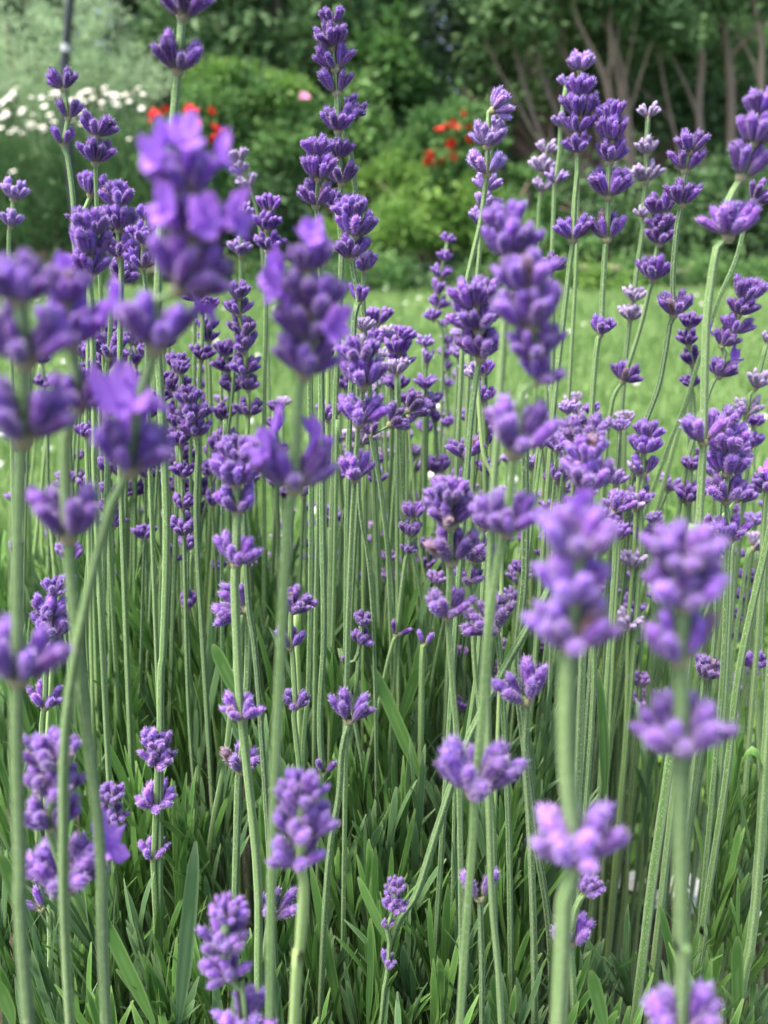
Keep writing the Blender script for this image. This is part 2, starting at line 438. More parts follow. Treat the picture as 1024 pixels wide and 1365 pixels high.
# ------------------------------------------------------------------ leaf clouds for shrubs and trees
def leaf_cloud(blobs, n_leaf, size, seed, aspect=2.2, clump=.16, nclump=60, up=0.0, droop=0.0):
    """many small folded leaves gathered in clumps over the blobs ((x,y,z),(rx,ry,rz))"""
    g = np.random.default_rng(seed)
    vol = np.array([b_[1][0]*b_[1][1]*b_[1][2] for b_ in blobs])**.67; pick = g.choice(len(blobs), nclump, p=vol/vol.sum())
    C0 = np.array([b_[0] for b_ in blobs])[pick]; Rr = np.array([b_[1] for b_ in blobs])[pick]
    d = g.normal(size=(nclump, 3)); d /= np.linalg.norm(d, axis=1)[:, None]
    cc = C0 + d*Rr*(g.uniform(.35, 1.0, nclump)**.6)[:, None]
    cv = g.uniform(0, 1, nclump); csz = g.uniform(.6, 1.4, nclump)
    ci = g.integers(0, nclump, n_leaf)
    scale = Rr.mean(axis=1)[ci]
    p = cc[ci] + g.normal(size=(n_leaf, 3))*(clump*csz[ci]*scale)[:, None]
    dr = g.normal(size=(n_leaf, 3)) + (d[ci]*.9) + np.array([0, 0, up-droop]); dr /= np.linalg.norm(dr, axis=1)[:, None]
    sd_ = np.cross(dr, g.normal(size=(n_leaf, 3))); sd_ /= np.linalg.norm(sd_, axis=1)[:, None]
    nr = np.cross(dr, sd_); L = size*g.uniform(.6, 1.3, n_leaf); W_ = L/aspect/2
    a0 = p; a1 = p+dr*(L*.45)[:, None]+sd_*W_[:, None]+nr*(W_*.35)[:, None]; a2 = p+dr*L[:, None]; a3 = p+dr*(L*.45)[:, None]-sd_*W_[:, None]+nr*(W_*.35)[:, None]
    V = np.stack([a0, a1, a2, a3], 1).reshape(-1, 3); Q = np.arange(n_leaf*4).reshape(-1, 4)
    F3 = np.concatenate([Q[:, [0, 1, 2]], Q[:, [0, 2, 3]]])
    v = np.repeat(np.clip(cv[ci]*.6+g.random(n_leaf)*.4, 0, 1), 4); t = np.repeat((g.random(n_leaf) < .06)*.3, 4)
    return V, F3, v, t
def tube(path, r0, r1, seg=8, seed=0):
    g = random.Random(seed); V, Q = [], []; P = np.array([tuple(p) for p in path]); m = len(P)
    for i, p in enumerate(P):
        tdir = P[min(i+1, m-1)]-P[max(i-1, 0)]; tdir = tdir/np.linalg.norm(tdir)
        u = np.cross(tdir, [0, 1, .01]); u /= np.linalg.norm(u); v_ = np.cross(tdir, u)
        r = r0+(r1-r0)*i/(m-1)
        for k in range(seg):
            a = 2*math.pi*k/seg; V.append(p+(u*math.cos(a)+v_*math.sin(a))*r*(1+g.uniform(-.08, .08)))
    for i in range(m-1):
        for k in range(seg): Q.append((i*seg+k, i*seg+(k+1) % seg, (i+1)*seg+(k+1) % seg, (i+1)*seg+k))
    return np.array(V), np.array(Q)
M_BARK, n, b = mat('bark'); n.links.new(mix(n, noise(n, 9, 5, stretch=(1, 1, .25)), (.15, .11, .085), (.36, .29, .235)), b.inputs['Base Color']); b.inputs['Roughness'].default_value = .9
bump(n, b, noise(n, 30, 4, stretch=(1, 1, .2)), .6, .02)
LM = {
 'dark': leaf_mat('evergreen_leaf', (.036, .082, .042), (.115, .19, .095), (.18, .27, .13), .15),
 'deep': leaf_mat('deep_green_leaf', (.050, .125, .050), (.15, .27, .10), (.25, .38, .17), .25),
 'mid': leaf_mat('mid_green_leaf', (.06, .16, .045), (.18, .34, .10), (.30, .45, .18), .3),
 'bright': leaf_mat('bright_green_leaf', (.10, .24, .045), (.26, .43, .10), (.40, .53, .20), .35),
 'willow': leaf_mat('soft_willow_leaf', (.30, .46, .25), (.50, .64, .41), (.58, .69, .48), .35),
}
def plant(name, label, cat, blobs, n_leaf, size, tone, seed, foot=None, aspect=2.2, clump=.16, nclump=60, up=0., droop=0., group=None, stemr=.03, part='foliage', wood='stem', kind=None):
    bx = np.array([q[0] for q in blobs]); cx, cy = bx[:, 0].mean(), bx[:, 1].mean()
    root = bpy.data.objects.new(name, None); COL.objects.link(root); root.location = (cx, cy, 0) if foot is None else foot
    tag(root, label, cat, group, kind); o0 = np.array(root.location)
    V, F3, v, t = leaf_cloud(blobs, n_leaf, size, seed, aspect, clump, nclump, up, droop)
    ob(part, mesh_np(part, V-o0, [F3], LM[tone], False, {'v': v, 't': t}), root)
    gg = random.Random(seed); parts = []
    for q in blobs:
        c = np.array(q[0]); 
        for k in range(2):
            e = c+np.array([gg.uniform(-.4, .4)*q[1][0], gg.uniform(-.3, .3)*q[1][1], gg.uniform(0, .5)*q[1][2]])
            m_ = (o0+e)/2+np.array([gg.uniform(-.1, .1), 0, .1]); parts.append(tube([o0-o0, m_-o0, e-o0], stemr, stemr*.4, 6, seed+k))
    ob(wood, join(parts, wood, M_BARK), root); return root
def B(px, py, Y, rx, ry, rz): c = at(px, py, Y); return ((c.x, c.y, c.z), (rx, ry, rz))

# tall evergreens closing the view
for i in range(13):
    x = -7.2+i*1.2; y = 11.2+(i % 3)*.7
    lab = ['dark evergreen tree at the back behind the willow-like shrub', 'dark evergreen tree closing the view behind the red flowers', 'dark evergreen tree behind the many-stemmed tree'][0 if x < -1.5 else 1 if x < 1.5 else 2]
    plant('evergreen_tree', lab, 'tree', [((x, y, 1.2), (.95, .8, 1.2)), ((x+.2, y+.2, 2.9), (.95, .8, 1.2)), ((x-.1, y, 4.6), (.8, .7, 1.3))], 9000, .13, 'dark', 100+i,
          nclump=150, clump=.20, droop=.3, stemr=.09, part='crown', wood='trunk', group='dark evergreens behind the garden')
for i in range(11):
    x = -8.5+i*1.7; y = 14.2+(i % 2)*.8
    plant('woodland_tree', 'dark woodland tree in the row farthest back, seen only through gaps', 'tree', [((x, y, 1.6), (1.3, .9, 1.6)), ((x, y, 4.2), (1.3, .9, 1.8)), ((x, y, 6.3), (1.1, .9, 1.2))], 7000, .19, 'dark', 150+i,
          nclump=130, clump=.22, stemr=.12, part='crown', wood='trunk', group='woodland trees farthest back')
# shrubs and trees of the border, left to right
plant('willow_shrub', 'large soft pale green feathery shrub behind the white daisies', 'shrub',
      [B(60, 70, 7.4, .62, .5, .50), B(150, 130, 7.3, .45, .4, .36), B(10, 150, 7.5, .5, .5, .5), B(100, 190, 7.5, .7, .5, .5), B(-90, 90, 7.6, .6, .5, .6)], 26000, .055, 'willow', 200, aspect=5, nclump=200, clump=.13, up=.3)
plant('leafy_tree', 'leafy deep green tree whose boughs hang over the top middle', 'tree',
      [B(330, 20, 8.4, .75, .5, .5), B(460, 70, 8.2, .6, .5, .45), B(540, 120, 8.3, .4, .4, .4), B(420, -80, 8.4, 1.0, .6, .6), B(260, 60, 8.8, .6, .5, .5)], 9000, .12, 'deep', 201, aspect=2.0, nclump=110, clump=.17, part='crown', wood='trunk', stemr=.07)
plant('leafy_tree', 'mid green broadleaf tree between the dark gap and the tall lavender', 'tree',
      [B(520, 90, 7.9, .28, .3, .35), B(475, 180, 7.6, .32, .3, .32), B(560, 170, 7.9, .25, .3, .3)], 3000, .11, 'mid', 202, aspect=1.8, nclump=50, clump=.18, part='crown', wood='trunk')
plant('rounded_shrub', 'rounded bright green shrub left of centre behind the red flowers', 'shrub',
      [B(320, 150, 6.9, .42, .4, .26), B(360, 200, 6.8, .38, .4, .28), B(270, 190, 6.9, .32, .3, .25)], 12000, .06, 'mid', 203, nclump=120, clump=.13)
plant('rounded_shrub', 'yellow-green sprawling shrub above the red flowers on the left', 'shrub',
      [B(300, 112, 7.0, .38, .3, .08), B(360, 125, 6.95, .3, .3, .08)], 3500, .055, 'bright', 204, nclump=50, clump=.14)
plant('dark_shrub', 'dark low shrub in the shade left of the ferns', 'shrub',
      [B(350, 290, 6.7, .4, .4, .28), B(250, 290, 6.9, .4, .4, .3)], 9000, .06, 'deep', 205, nclump=80)
plant('tall_perennial', 'broad bank of upright dark green stems under the daisies', 'perennial',
      [B(60, 260, 6.5, .5, .3, .40), B(160, 260, 6.5, .45, .3, .40), B(-40, 270, 6.6, .5, .3, .45), B(215, 300, 6.5, .25, .3, .3)], 22000, .075, 'deep', 206, aspect=6, nclump=160, clump=.16, up=1.6)
plant('fern_clump', 'light green fern clump in the middle of the far border', 'fern',
      [B(545, 300, 6.25, .26, .25, .12), B(470, 320, 6.3, .2, .25, .10)], 4500, .07, 'bright', 207, aspect=3.5, nclump=60, clump=.2, up=.2)
plant('rounded_shrub', 'fresh green bushy shrub under the red flowers on the right', 'shrub',
      [B(600, 270, 6.5, .34, .3, .22), B(520, 250, 6.8, .3, .3, .2), B(660, 310, 6.35, .22, .3, .14)], 8500, .065, 'bright', 208, nclump=80)
plant('rounded_shrub', 'mid green shrub beside the far tree foot, low and loose', 'shrub',
      [B(700, 260, 6.8, .22, .3, .18), B(740, 330, 6.5, .3, .3, .14), B(600, 200, 7.2, .4, .3, .3)], 6500, .07, 'mid', 209, nclump=70)
plant('rounded_shrub', 'deep green shrub in front of the brown trunks', 'shrub',
      [B(880, 300, 7.2, .5, .4, .35), B(760, 280, 7.3, .4, .4, .35), B(1000, 280, 7.3, .45, .4, .4)], 12000, .075, 'deep', 210, nclump=120)
plant('low_groundcover_plant', 'low green plant creeping along the far lawn edge', 'plant',
      [B(900, 372, 6.2, .4, .2, .06), B(1010, 374, 6.2, .3, .2, .06), B(650, 372, 6.2, .5, .2, .06), B(480, 368, 6.2, .5, .2, .08), B(780, 380, 6.15, .5, .15, .05), B(330, 368, 6.2, .5, .2, .08), B(150, 368, 6.2, .7, .2, .08)], 12000, .05, 'deep', 211, nclump=90)
plant('leafy_tree', 'dark leafy tree shading the top right above the trunks', 'tree',
      [B(700, 30, 9.2, .6, .5, .5), B(860, 60, 9.4, .7, .5, .6), B(1000, 120, 9.2, .6, .5, .7), B(800, -60, 9.2, 1.4, .6, .6), B(640, 130, 9.2, .5, .4, .5)], 11000, .11, 'deep', 212, aspect=2.0, nclump=90, clump=.15, part='crown', wood='trunk', stemr=.08)

gq = random.Random(5)
for k in range(16):
    px = 330+k*46+gq.uniform(-18, 18); tn = gq.choice(['mid', 'deep', 'bright', 'mid'])
    plant('low_edging_plant', 'low leafy plant in the row softening the far lawn edge', 'plant', [B(px, gq.uniform(366, 384), gq.uniform(5.85, 6.25), gq.uniform(.10, .22), .14, gq.uniform(.05, .11))], 900, .05, tn, 400+k, nclump=16, clump=.35, stemr=.006, group='low plants along the far lawn edge')
# many-stemmed trees with bare brown trunks
def multistem(label, foot_px, Y, limbs, seed, crown):
    foot = at(foot_px[0], foot_px[1], Y); foot.z = 0
    root = bpy.data.objects.new('many_stemmed_tree', None); COL.objects.link(root); root.location = foot; tag(root, label, 'tree')
    for k, (pts, r) in enumerate(limbs):
        P = [Vector((0, 0, 0))]+[at(x, y, Y+.12*math.sin(k*2.1))-foot for x, y in pts]
        d = P[-1]-P[-2]; P.append(P[-1]+d.normalized()*.7+Vector((0, 0, .3)))
        pa = smooth_path([tuple(p) for p in P], .12); tp_ = [tube(pa, r*1.15, r*.45, 9, seed+k)]; gb = random.Random(seed+k)
        for j in range(4):
            i0 = gb.randrange(len(pa)//3, len(pa)-2); dd = Vector((gb.uniform(-.5, .5), gb.uniform(-.2, .2), gb.uniform(.35, .8)))
            q0 = Vector(pa[i0]); tp_.append(tube(smooth_path([tuple(q0), tuple(q0+dd*.4+Vector((gb.uniform(-.06, .06), 0, 0))), tuple(q0+dd)], .1), r*.5, r*.16, 6, k+j))
        ob('trunk', join(tp_, 'trunk', M_BARK), root)
    V, F3, v, t = leaf_cloud(crown, 6500, .085, seed, nclump=110, clump=.2)
    ob('crown', mesh_np('crown', V-np.array(foot), [F3], LM['deep'], False, {'v': v, 't': t}), root)
multistem('tree of many slender leaning brown trunks behind the twin lavender spikes', (815, 380), 7.9,
          [([(790, 330), (725, 190), (690, 80)], .022), ([(806, 320), (770, 210), (722, 100), (715, 0)], .022), ([(822, 300), (812, 130), (775, 40), (762, 0)], .030),
           ([(838, 300), (842, 220), (828, 90), (798, 0)], .032), ([(815, 300), (790, 150), (745, 60), (735, 0)], .018), ([(830, 310), (835, 180), (815, 60), (815, 0)], .018), ([(800, 350), (740, 230), (650, 60)], .016)], 300,
          [B(760, -40, 7.9, .8, .4, .25), B(800, 60, 8.5, .8, .2, .5), B(680, 20, 7.7, .3, .3, .2)])
multistem('tree of upright reddish brown trunks at the upper right corner', (950, 390), 8.0,
          [([(945, 330), (932, 160), (935, 70), (918, 0)], .036), ([(968, 320), (975, 150), (968, 60), (962, 0)], .042), ([(985, 330), (1010, 180), (1015, 60), (1005, 0)], .028), ([(940, 330), (905, 200), (880, 80)], .016)], 310,
          [B(960, -50, 8.0, .8, .4, .25), B(960, 120, 8.6, .6, .2, .5), B(900, 30, 7.8, .2, .3, .15)])

# red blooms
M_RED, n, b = mat('red_petal'); n.links.new(mix(n, noise(n, 8), (.50, .008, .010), (.74, .020, .022)), b.inputs['Base Color']); b.inputs['Roughness'].default_value = .6
def bloom_mesh(seed, r=.034, m=None, petals=12):
    g = random.Random(seed); V, Q = [], []
    for k in range(petals):
        a = 2*math.pi*k/petals+g.uniform(-.2, .2); el = g.uniform(-.1, .9); L = r*g.uniform(.8, 1.3)
        d = Vector((math.cos(a)*math.cos(el), math.sin(a)*math.cos(el), math.sin(el))); s_ = Vector((-math.sin(a), math.cos(a), 0))*L*.28; i = len(V)
        V += [tuple(d*.004-s_*.3), tuple(d*.004+s_*.3), tuple(d*L*.6+s_), tuple(d*L*.6-s_), tuple(d*L+s_*.5+Vector((0, 0, -.3*L*.3))), tuple(d*L-s_*.5+Vector((0, 0, -.3*L*.3)))]
        Q += [(i, i+1, i+2, i+3), (i+3, i+2, i+4, i+5)]
    return mesh_np('bloom', V, [np.array(Q)], m or M_RED)
RB = [bloom_mesh(s) for s in range(3)]
def red_plant(label, blooms, Y, seed, foot_px):
    foot = at(*foot_px, Y); foot.z = 0
    root = bpy.data.objects.new('red_flowering_plant', None); COL.objects.link(root); root.location = foot; tag(root, label, 'flowering plant')
    gg = random.Random(seed); parts = []
    for k, (x, y) in enumerate(blooms):
        p = at(x, y, Y+gg.uniform(-.15, .15))-foot; o = ob('bloom', RB[k % 3], root, p); o.rotation_euler = (gg.uniform(.2, .7), gg.uniform(-.4, .4), gg.uniform(0, 6)); s_ = gg.uniform(1.05, 1.6); o.scale = (s_, s_, s_*1.1)
        parts.append(tube([(gg.uniform(-.1, .1), 0, 0), (p.x*.6, p.y*.5, p.z*.55), tuple(p)], .004, .003, 5, k))
    ob('stem', join(parts, 'stem', LM['mid']), root)
    cx = [B(x, y+45, Y+.1, .10, .1, .12) for x, y in blooms[::3]]
    V, F3, v, t = leaf_cloud(cx, 1800, .06, seed, nclump=30)
    ob('foliage', mesh_np('foliage', V-np.array(foot), [F3], LM['mid'], False, {'v': v, 't': t}), root)
red_plant('plant with loose bright red blooms left of the tall lavender stalk stub', [(208, 157), (222, 150), (214, 173), (222, 182), (237, 178), (250, 180), (256, 152), (262, 168), (281, 152), (289, 178), (296, 185), (244, 192), (279, 191)], 6.1, 5, (250, 360))
red_plant('plant with a cluster of vivid red blooms in the shade at centre right', [(617, 155), (606, 165), (598, 172), (590, 176), (626, 188), (573, 206), (575, 216), (566, 219), (590, 216), (604, 212), (607, 172), (624, 172), (600, 198)], 6.3, 6, (600, 370))
M_PINK, n, b = mat('pink_petal'); b.inputs['Base Color'].default_value = (.70, .22, .45, 1)
pk = at(406, 128, 6.6); root = bpy.data.objects.new('pink_flower', None); COL.objects.link(root); root.location = (pk.x, pk.y, 0); tag(root, 'single pink bloom high on its stem left of the tall lavender spike', 'flower')
o = ob('bloom', bloom_mesh(9, .034, M_PINK), root, (0, 0, pk.z)); o.rotation_euler = (.8, 0, 0)
v, q = tube([(0, 0, 0), (.03, 0, .5), (0, 0, pk.z)], .005, .003, 5); ob('stem', mesh_np('stem', v, [q], LM['mid']), root)

# white daisies
M_YEL, n, b = mat('daisy_centre'); b.inputs['Base Color'].default_value = (.62, .45, .08, 1)
def daisy_meshes(seed):
    g = random.Random(seed); V, Q = [], []
    for k in range(15):
        a = 2*math.pi*k/15+g.uniform(-.08, .08); L = .036*g.uniform(.85, 1.1); wd = .0065
        d = (math.cos(a), math.sin(a)); s_ = (-d[1]*wd, d[0]*wd); i = len(V)
        for rr, ww, z in ((.006, .5, 0), (.022, 1, .003), (L, .75, -.002)):
            V += [(d[0]*rr-s_[0]*ww, d[1]*rr-s_[1]*ww, z), (d[0]*rr+s_[0]*ww, d[1]*rr+s_[1]*ww, z)]
        Q += [(i, i+2, i+3, i+1), (i+2, i+4, i+5, i+3)]
    v, q = ico(.010, .5, seed)
    return mesh_np('petals', V, [np.array(Q)], M_WHITE), mesh_np('flower_centre', v+np.array([0, 0, .002]), [q], M_YEL)
DM = [daisy_meshes(s) for s in range(3)]
st_v, st_q = tube([(0, 0, 0), (.02, .01, .3), (0, 0, .62)], .004, .003, 5); DS = mesh_np('stem', st_v, [st_q], LM['mid'])
g = random.Random(12)
def daisy(x, y, Y, label, h_=None):
    p = at(x, y, Y); root = bpy.data.objects.new('daisy', None); COL.objects.link(root); root.location = (p.x, p.y, 0)
    tag(root, label, 'daisy', 'white daisies in the far left border')
    o = ob('stem', DS, root); o.scale = (1, 1, p.z/.62)
    k = g.randrange(3); rot = (g.uniform(.1, .9), g.uniform(-.5, .4), g.uniform(-.6, .6)); s_ = g.uniform(.42, .68)
    for m_ in DM[k]:
        o = ob(m_.name.split('.')[0], m_, root, (0, 0, p.z)); o.rotation_euler = rot; o.scale = (s_,)*3
for k in range(76):
    x = g.uniform(-30, 192); y = 133+g.gauss(0, 13)+ (14 if x < 70 else 0)*g.random()*2
    daisy(x, y, 6.3+g.uniform(0, .5), 'white daisy in the band of daisies under the pale feathery shrub')
for x, y in ((14, 176), (20, 172), (40, 165), (50, 168), (66, 160), (0, 170), (28, 150), (8, 152)):
    daisy(x, y, 6.2, 'white daisy on the lower edge of the daisy band at the far left')
daisy(172, 185, 5.9, 'white daisy standing apart to the right below the band'); daisy(17, 228, 5.8, 'white daisy half open, low, above the pale lavender at the left edge')

# dark pole with a pale band
root = bpy.data.objects.new('garden_pole', None); COL.objects.link(root); pf = at(84, 110, 4.6); root.location = (pf.x-.03, pf.y, 0); tag(root, 'slim dark grey garden pole with a pale band at the upper left', 'pole')
M_POLE, n, b = mat('dark_metal'); b.inputs['Base Color'].default_value = (.045, .050, .065, 1); b.inputs['Metallic'].default_value = .3; b.inputs['Roughness'].default_value = .5
M_BAND, n, b = mat('pale_band'); b.inputs['Base Color'].default_value = (.5, .52, .55, 1)
bs = root.location; P = [Vector((0, 0, 0)), at(84, 110, 4.6)-bs, at(89, 50, 4.6)-bs, at(97, -30, 4.6)-bs, at(103, -90, 4.6)-bs]
v, q = tube([tuple(p) for p in P], .021, .017, 12); ob('shaft', mesh_np('shaft', v, [q], M_POLE), root)
c0, c1_ = at(88.3, 69, 4.6)-bs, at(89.2, 59, 4.6)-bs; v, q = tube([tuple(c0), tuple(c1_)], .024, .024, 12); ob('band', mesh_np('band', v, [q], M_BAND), root)

# ------------------------------------------------------------------ the catalogued lavender stalks
H = math.pi/2
# ---- near, out of focus
stalk('blurred stalk at the left edge with fat purple heads on a thick upright stem', 132, [(28, 376, 95, 'dense'), (33, 450, 120, 'full', .2), (30, 548, 132, 'full', 0), (24, 872, 118, 'four', .3)],
      [(24, 700), (22, 960), (27, 1150), (36, 1340)], 'violet', 's', 21)
stalk('blurred violet head just right of the left-edge one, two buds low on its stem', 118, [(90, 385, 70, 'dense'), (96, 432, 95, 'dense'), (105, 520, 85), (91, 686, 108, 'four', 0)],
      [(88, 580), (104, 860), (121, 1010), (135, 1150), (141, 1350)], 'violet', 's', 18, [(0, [(1.9, .6, .75)])])
stalk('tallest blurred head at upper left with many lilac open petals, stem bending left', 125, [(248, 235, 90, 'dense'), (254, 295, 105, 'dense'), (238, 355, 105, 'dense'), (207, 432, 112, 'full', .2), (172, 592, 118, 'full', .1)],
      [(210, 400), (183, 540), (150, 670), (118, 790), (90, 950), (85, 1100), (93, 1350)], 'violet', 's', 19,
      [(0, [(2.8, .6, .95), (.2, .9, .95), (-1.2, .4, 1.0), (1.8, .2, .9), (-2.2, .9, .8)]), (1, [(-.4, 1.2, .9), (-1.9, 1.0, .8), (-1.1, 1.2, .8)]), (3, [(3.0, .8, .75), (.3, .9, .85)]), (4, [(-1.3, .25, 1.1), (.5, .35, .9)])], 'lavender stalks rising from the clump')
stalk('blurred head at centre left with pink-violet open petals over dark buds, straight thick stem', 112, [(412, 345, 62, 'dense'), (414, 395, 100, 'dense'), (410, 430, 92), (405, 475, 90, 'full', .1), (392, 620, 105, 'full', 0)],
      [(398, 530), (385, 680), (380, 760), (373, 900), (366, 1060), (360, 1350)], 'deep', 's', 17,
      [(0, [(1.5, .1, 1.0), (-1.3, .45, 1.0), (0, .5, .8)]), (1, [(3.1, .75, .85), (-2.4, 1.0, .7), (2.6, .9, .8)]), (2, [(-.9, 1.2, .8)]), (4, [(2.9, .45, .9), (.3, .45, .8), (-2.5, .7, .7)])])
stalk('large blurred mauve head right of centre on a broad pale stem, second tier low down', 128, [(768, 712, 108, 'dense'), (764, 770, 110, 'full', .5), (760, 832, 112, 'full', 0), (768, 1112, 124, 'full', .4)],
      [(757, 880), (755, 1020), (752, 1200), (745, 1360)], 'mauve', 's', 27, [(0, [(1.6, .25, .6)])])
stalk('blurred violet heads widely spaced on an olive stem at the right, lowest one cropped', 125, [(912, 735, 100, 'dense'), (912, 775, 112), (905, 850, 108, 'four', .2), (908, 965, 122, 'full', 0), (906, 1345, 118, 'four', 0)],
      [(908, 900), (907, 1100), (908, 1250)], 'violet', 's', 24)
stalk('blurred heads of soft purple at right centre, pale tapering stem going down left', 104, [(702, 365, 78, 'dense'), (708, 410, 96, 'dense'), (714, 458, 84), (716, 492, 60), (686, 570, 112, 'full', 0), (674, 684, 90, 'full', .2), (633, 1022, 118, 'full', 0)],
      [(698, 520), (670, 720), (652, 830), (643, 950), (630, 1120), (614, 1350)], 'violet', 's', 17)
stalk('blurred head directly above the soft purple right-centre heads, thin pale stem', 92, [(675, 292, 62, 'dense'), (678, 322, 80, 'dense'), (655, 680, 70)], [(674, 400), (668, 500), (662, 590), (650, 900), (655, 1180), (668, 1360)], 'violet', 's', 11, seed=31)
stalk('squat blurred mauve head low left of centre on a light green stem', 92, [(403, 1052, 70, 'dense'), (403, 1090, 84, 'dense'), (397, 1132, 76)], [(405, 1175), (400, 1260), (392, 1360)], 'mauve', 'l', 18)
stalk('soft mauve loose head at the bottom left with another tier on the frame edge', 84, [(302, 1212, 48, 'dense'), (298, 1245, 74), (306, 1285, 64), (326, 1350, 84)], [(320, 1320)], 'mauve', 's', 13)
stalk('purple three-tier stalk at lower left with one bright violet open flower', 84, [(70, 1000, 72, 'dense'), (73, 1036, 72, 'dense'), (68, 1082, 74, 'full', 0), (92, 1148, 112, 'full', 0)], [(88, 1200), (93, 1360)], 'deep', 's', 17, [(3, [(.1, .75, 1.0)])])
stalk('small purple head peeping right of the three-tier stalk at lower left', 66, [(148, 1058, 38, 'dense'), (150, 1082, 44)], [(142, 1180), (141, 1240)], 'deep', 's', 10)
# ---- top edge and left
stalk('tallest sharp stalk at the upper left, two spaced tiers and cut by the top edge', 72, [(243, 2, 72), (237, 76, 68, 'full', .2)], [(236, 110), (230, 170), (222, 220), (212, 340), (212, 480), (222, 690), (218, 860), (214, 960)], 'deep', 's', 12)
stalk('thin stalk of three tiers under the garden pole', 46, [(85, 107, 43, 'full'), (91, 147, 38, 'four', 0), (84, 183, 36, 'four', .2)], [(90, 208), (98, 270), (100, 330), (120, 480), (135, 700)], 'deep')
stalk('two-tier purple stalk right of the thin one under the garden pole', 52, [(128, 168, 50), (127, 202, 54)], [(128, 225), (129, 270), (142, 560), (150, 800)], 'deep')
stalk('pale lilac two-tier stalk on the left edge before the dark plants', 42, [(18, 254, 42), (14, 292, 36)], [(12, 330), (16, 500), (20, 700)], 'lilac', 's')
stalk('rather full violet head left of the tallest blurred head', 62, [(120, 300, 52, 'dense'), (120, 325, 64, 'dense'), (118, 352, 60)], [(122, 400), (126, 560), (130, 720)], 'violet')
stalk('deep violet head with stacked tiers tucked behind the full violet head', 54, [(157, 262, 48, 'dense'), (158, 292, 52, 'dense'), (161, 330, 48)], [(162, 360), (160, 500), (163, 700)], 'violet')
stalk('narrow violet head behind the two-tier purple stalk', 50, [(121, 247, 46, 'dense'), (108, 290, 40)], [(118, 360), (120, 640)], 'violet')
stalk('purple head between the deep violet one and the tallest blurred head', 56, [(196, 285, 30, 'dense'), (192, 312, 48), (190, 345, 44)], [(196, 400), (200, 620)], 'violet')
stalk('silvery young stalk with leaning tip right of the open lilac petals', 34, [(320, 208, 26, 'dense'), (323, 224, 28), (332, 242, 32)], [(341, 275), (348, 320), (356, 420), (360, 560)], 'pale', 's')
stalk('pale young stalk with two wide gaps below the silvery leaning one', 38, [(322, 282, 36), (321, 330, 38)], [(322, 300), (321, 380), (317, 520), (312, 760)], 'lilac')
stalk('compact lilac-purple spike left of the centre left open petals', 44, [(357, 272, 36, 'dense'), (356, 296, 40), (357, 322, 44)], [(356, 345), (354, 450), (352, 620)], 'violet')
stalk('full sharp stalk crossing behind the bent stem, with a neat cup of buds', 50, [(160, 363, 42, 'dense'), (145, 462, 50, 'full', 0)], [(150, 400), (142, 500), (143, 600), (138, 800), (140, 900)], 'deep', 'd')
# ---- upper centre
stalk('very tall many-tiered dark purple spike at the top centre', 53, [(444, 22, 36), (444, 50, 50), (447, 78, 52), (449, 110, 50, 'four', 0), (451, 160, 54), (452, 200, 42, 'dense'), (455, 232, 46), (450, 268, 44)], [(450, 135), (456, 330), (448, 520), (440, 800)], 'deep', 's', 9)
stalk('stalk with a single small top head leaning beside the very tall spike', 50, [(468, 142, 34), (486, 350, 40, 'full')], [(456, 125 + 45), (468, 205), (475, 263), (484, 400), (492, 520), (506, 640), (518, 740), (525, 820)], 'deep', 'd', 8)
stalk('chunky violet head in front of the very tall spike', 54, [(423, 198, 42, 'dense'), (424, 224, 52, 'dense'), (421, 260, 50, 'full', 0)], [(423, 290), (428, 420), (425, 640), (420, 900)], 'violet', 's')
stalk('chunky violet head above the dark lower buds at centre', 56, [(471, 278, 46, 'dense'), (474, 300, 54, 'dense'), (469, 330, 50), (479, 392, 38, 'four')], [(473, 420), (465, 600), (462, 800)], 'violet', 'd')
stalk('three-tier spike before the shaded red flowers', 52, [(656, 134, 46), (650, 180, 54, 'full', 0), (649, 217, 54)], [(652, 150), (647, 250), (640, 300), (628, 350), (620, 400), (612, 560)], 'lilac', 's')
stalk('paler spike directly behind the spike before the red flowers', 44, [(660, 165, 24), (655, 186, 30), (648, 244, 38), (646, 268, 44), (640, 290, 40)], [(640, 330), (626, 480), (620, 640)], 'lilac', seed=77)
stalk('slim mauve spike of many tiny tiers over the far lawn edge', 32, [(596, 318, 20), (591, 342, 25), (586, 362, 30), (584, 384, 34, 'four'), (584, 403, 28), (578, 420, 26)], [(590, 440), (588, 560), (586, 700)], 'mauve')
stalk('small mauve spike just under the slim many-tiered one', 30, [(593, 430, 18), (596, 452, 24), (594, 470, 24), (595, 487, 22, 'four')], [(590, 500), (596, 560), (580, 690), (560, 850)], 'mauve', 'd', 6)
# ---- upper right
stalk('light lilac tip standing clear above the left chunky twin head', 46, [(773, 84, 38)], [(772, 110), (770, 200), (769, 330), (760, 500)], 'lilac', 's', 6)
stalk('lilac spaced tiers half hidden at the left of the twin heads', 40, [(754, 108, 26), (747, 162, 28), (740, 236, 32)], [(746, 200), (739, 253), (736, 335), (730, 470), (726, 640)], 'lilac', 's', 7)
stalk('left one of the chunky twin heads before the brown trunks', 52, [(773, 118, 42, 'dense'), (772, 142, 50, 'dense'), (770, 165, 46), (770, 193, 42), (764, 305, 52, 'full', 0)], [(770, 230), (766, 270), (760, 350), (745, 480), (737, 560), (725, 720)], 'violet', 's')
stalk('right one of the chunky twin heads before the brown trunks', 52, [(814, 150, 40, 'dense'), (815, 174, 50, 'dense'), (813, 202, 50, 'full', 0), (811, 245, 62), (809, 304, 54, 'four', 0), (801, 434, 41)], [(807, 330), (803, 400), (798, 450), (793, 490), (787, 580), (782, 700)], 'violet', 's', 8.5)
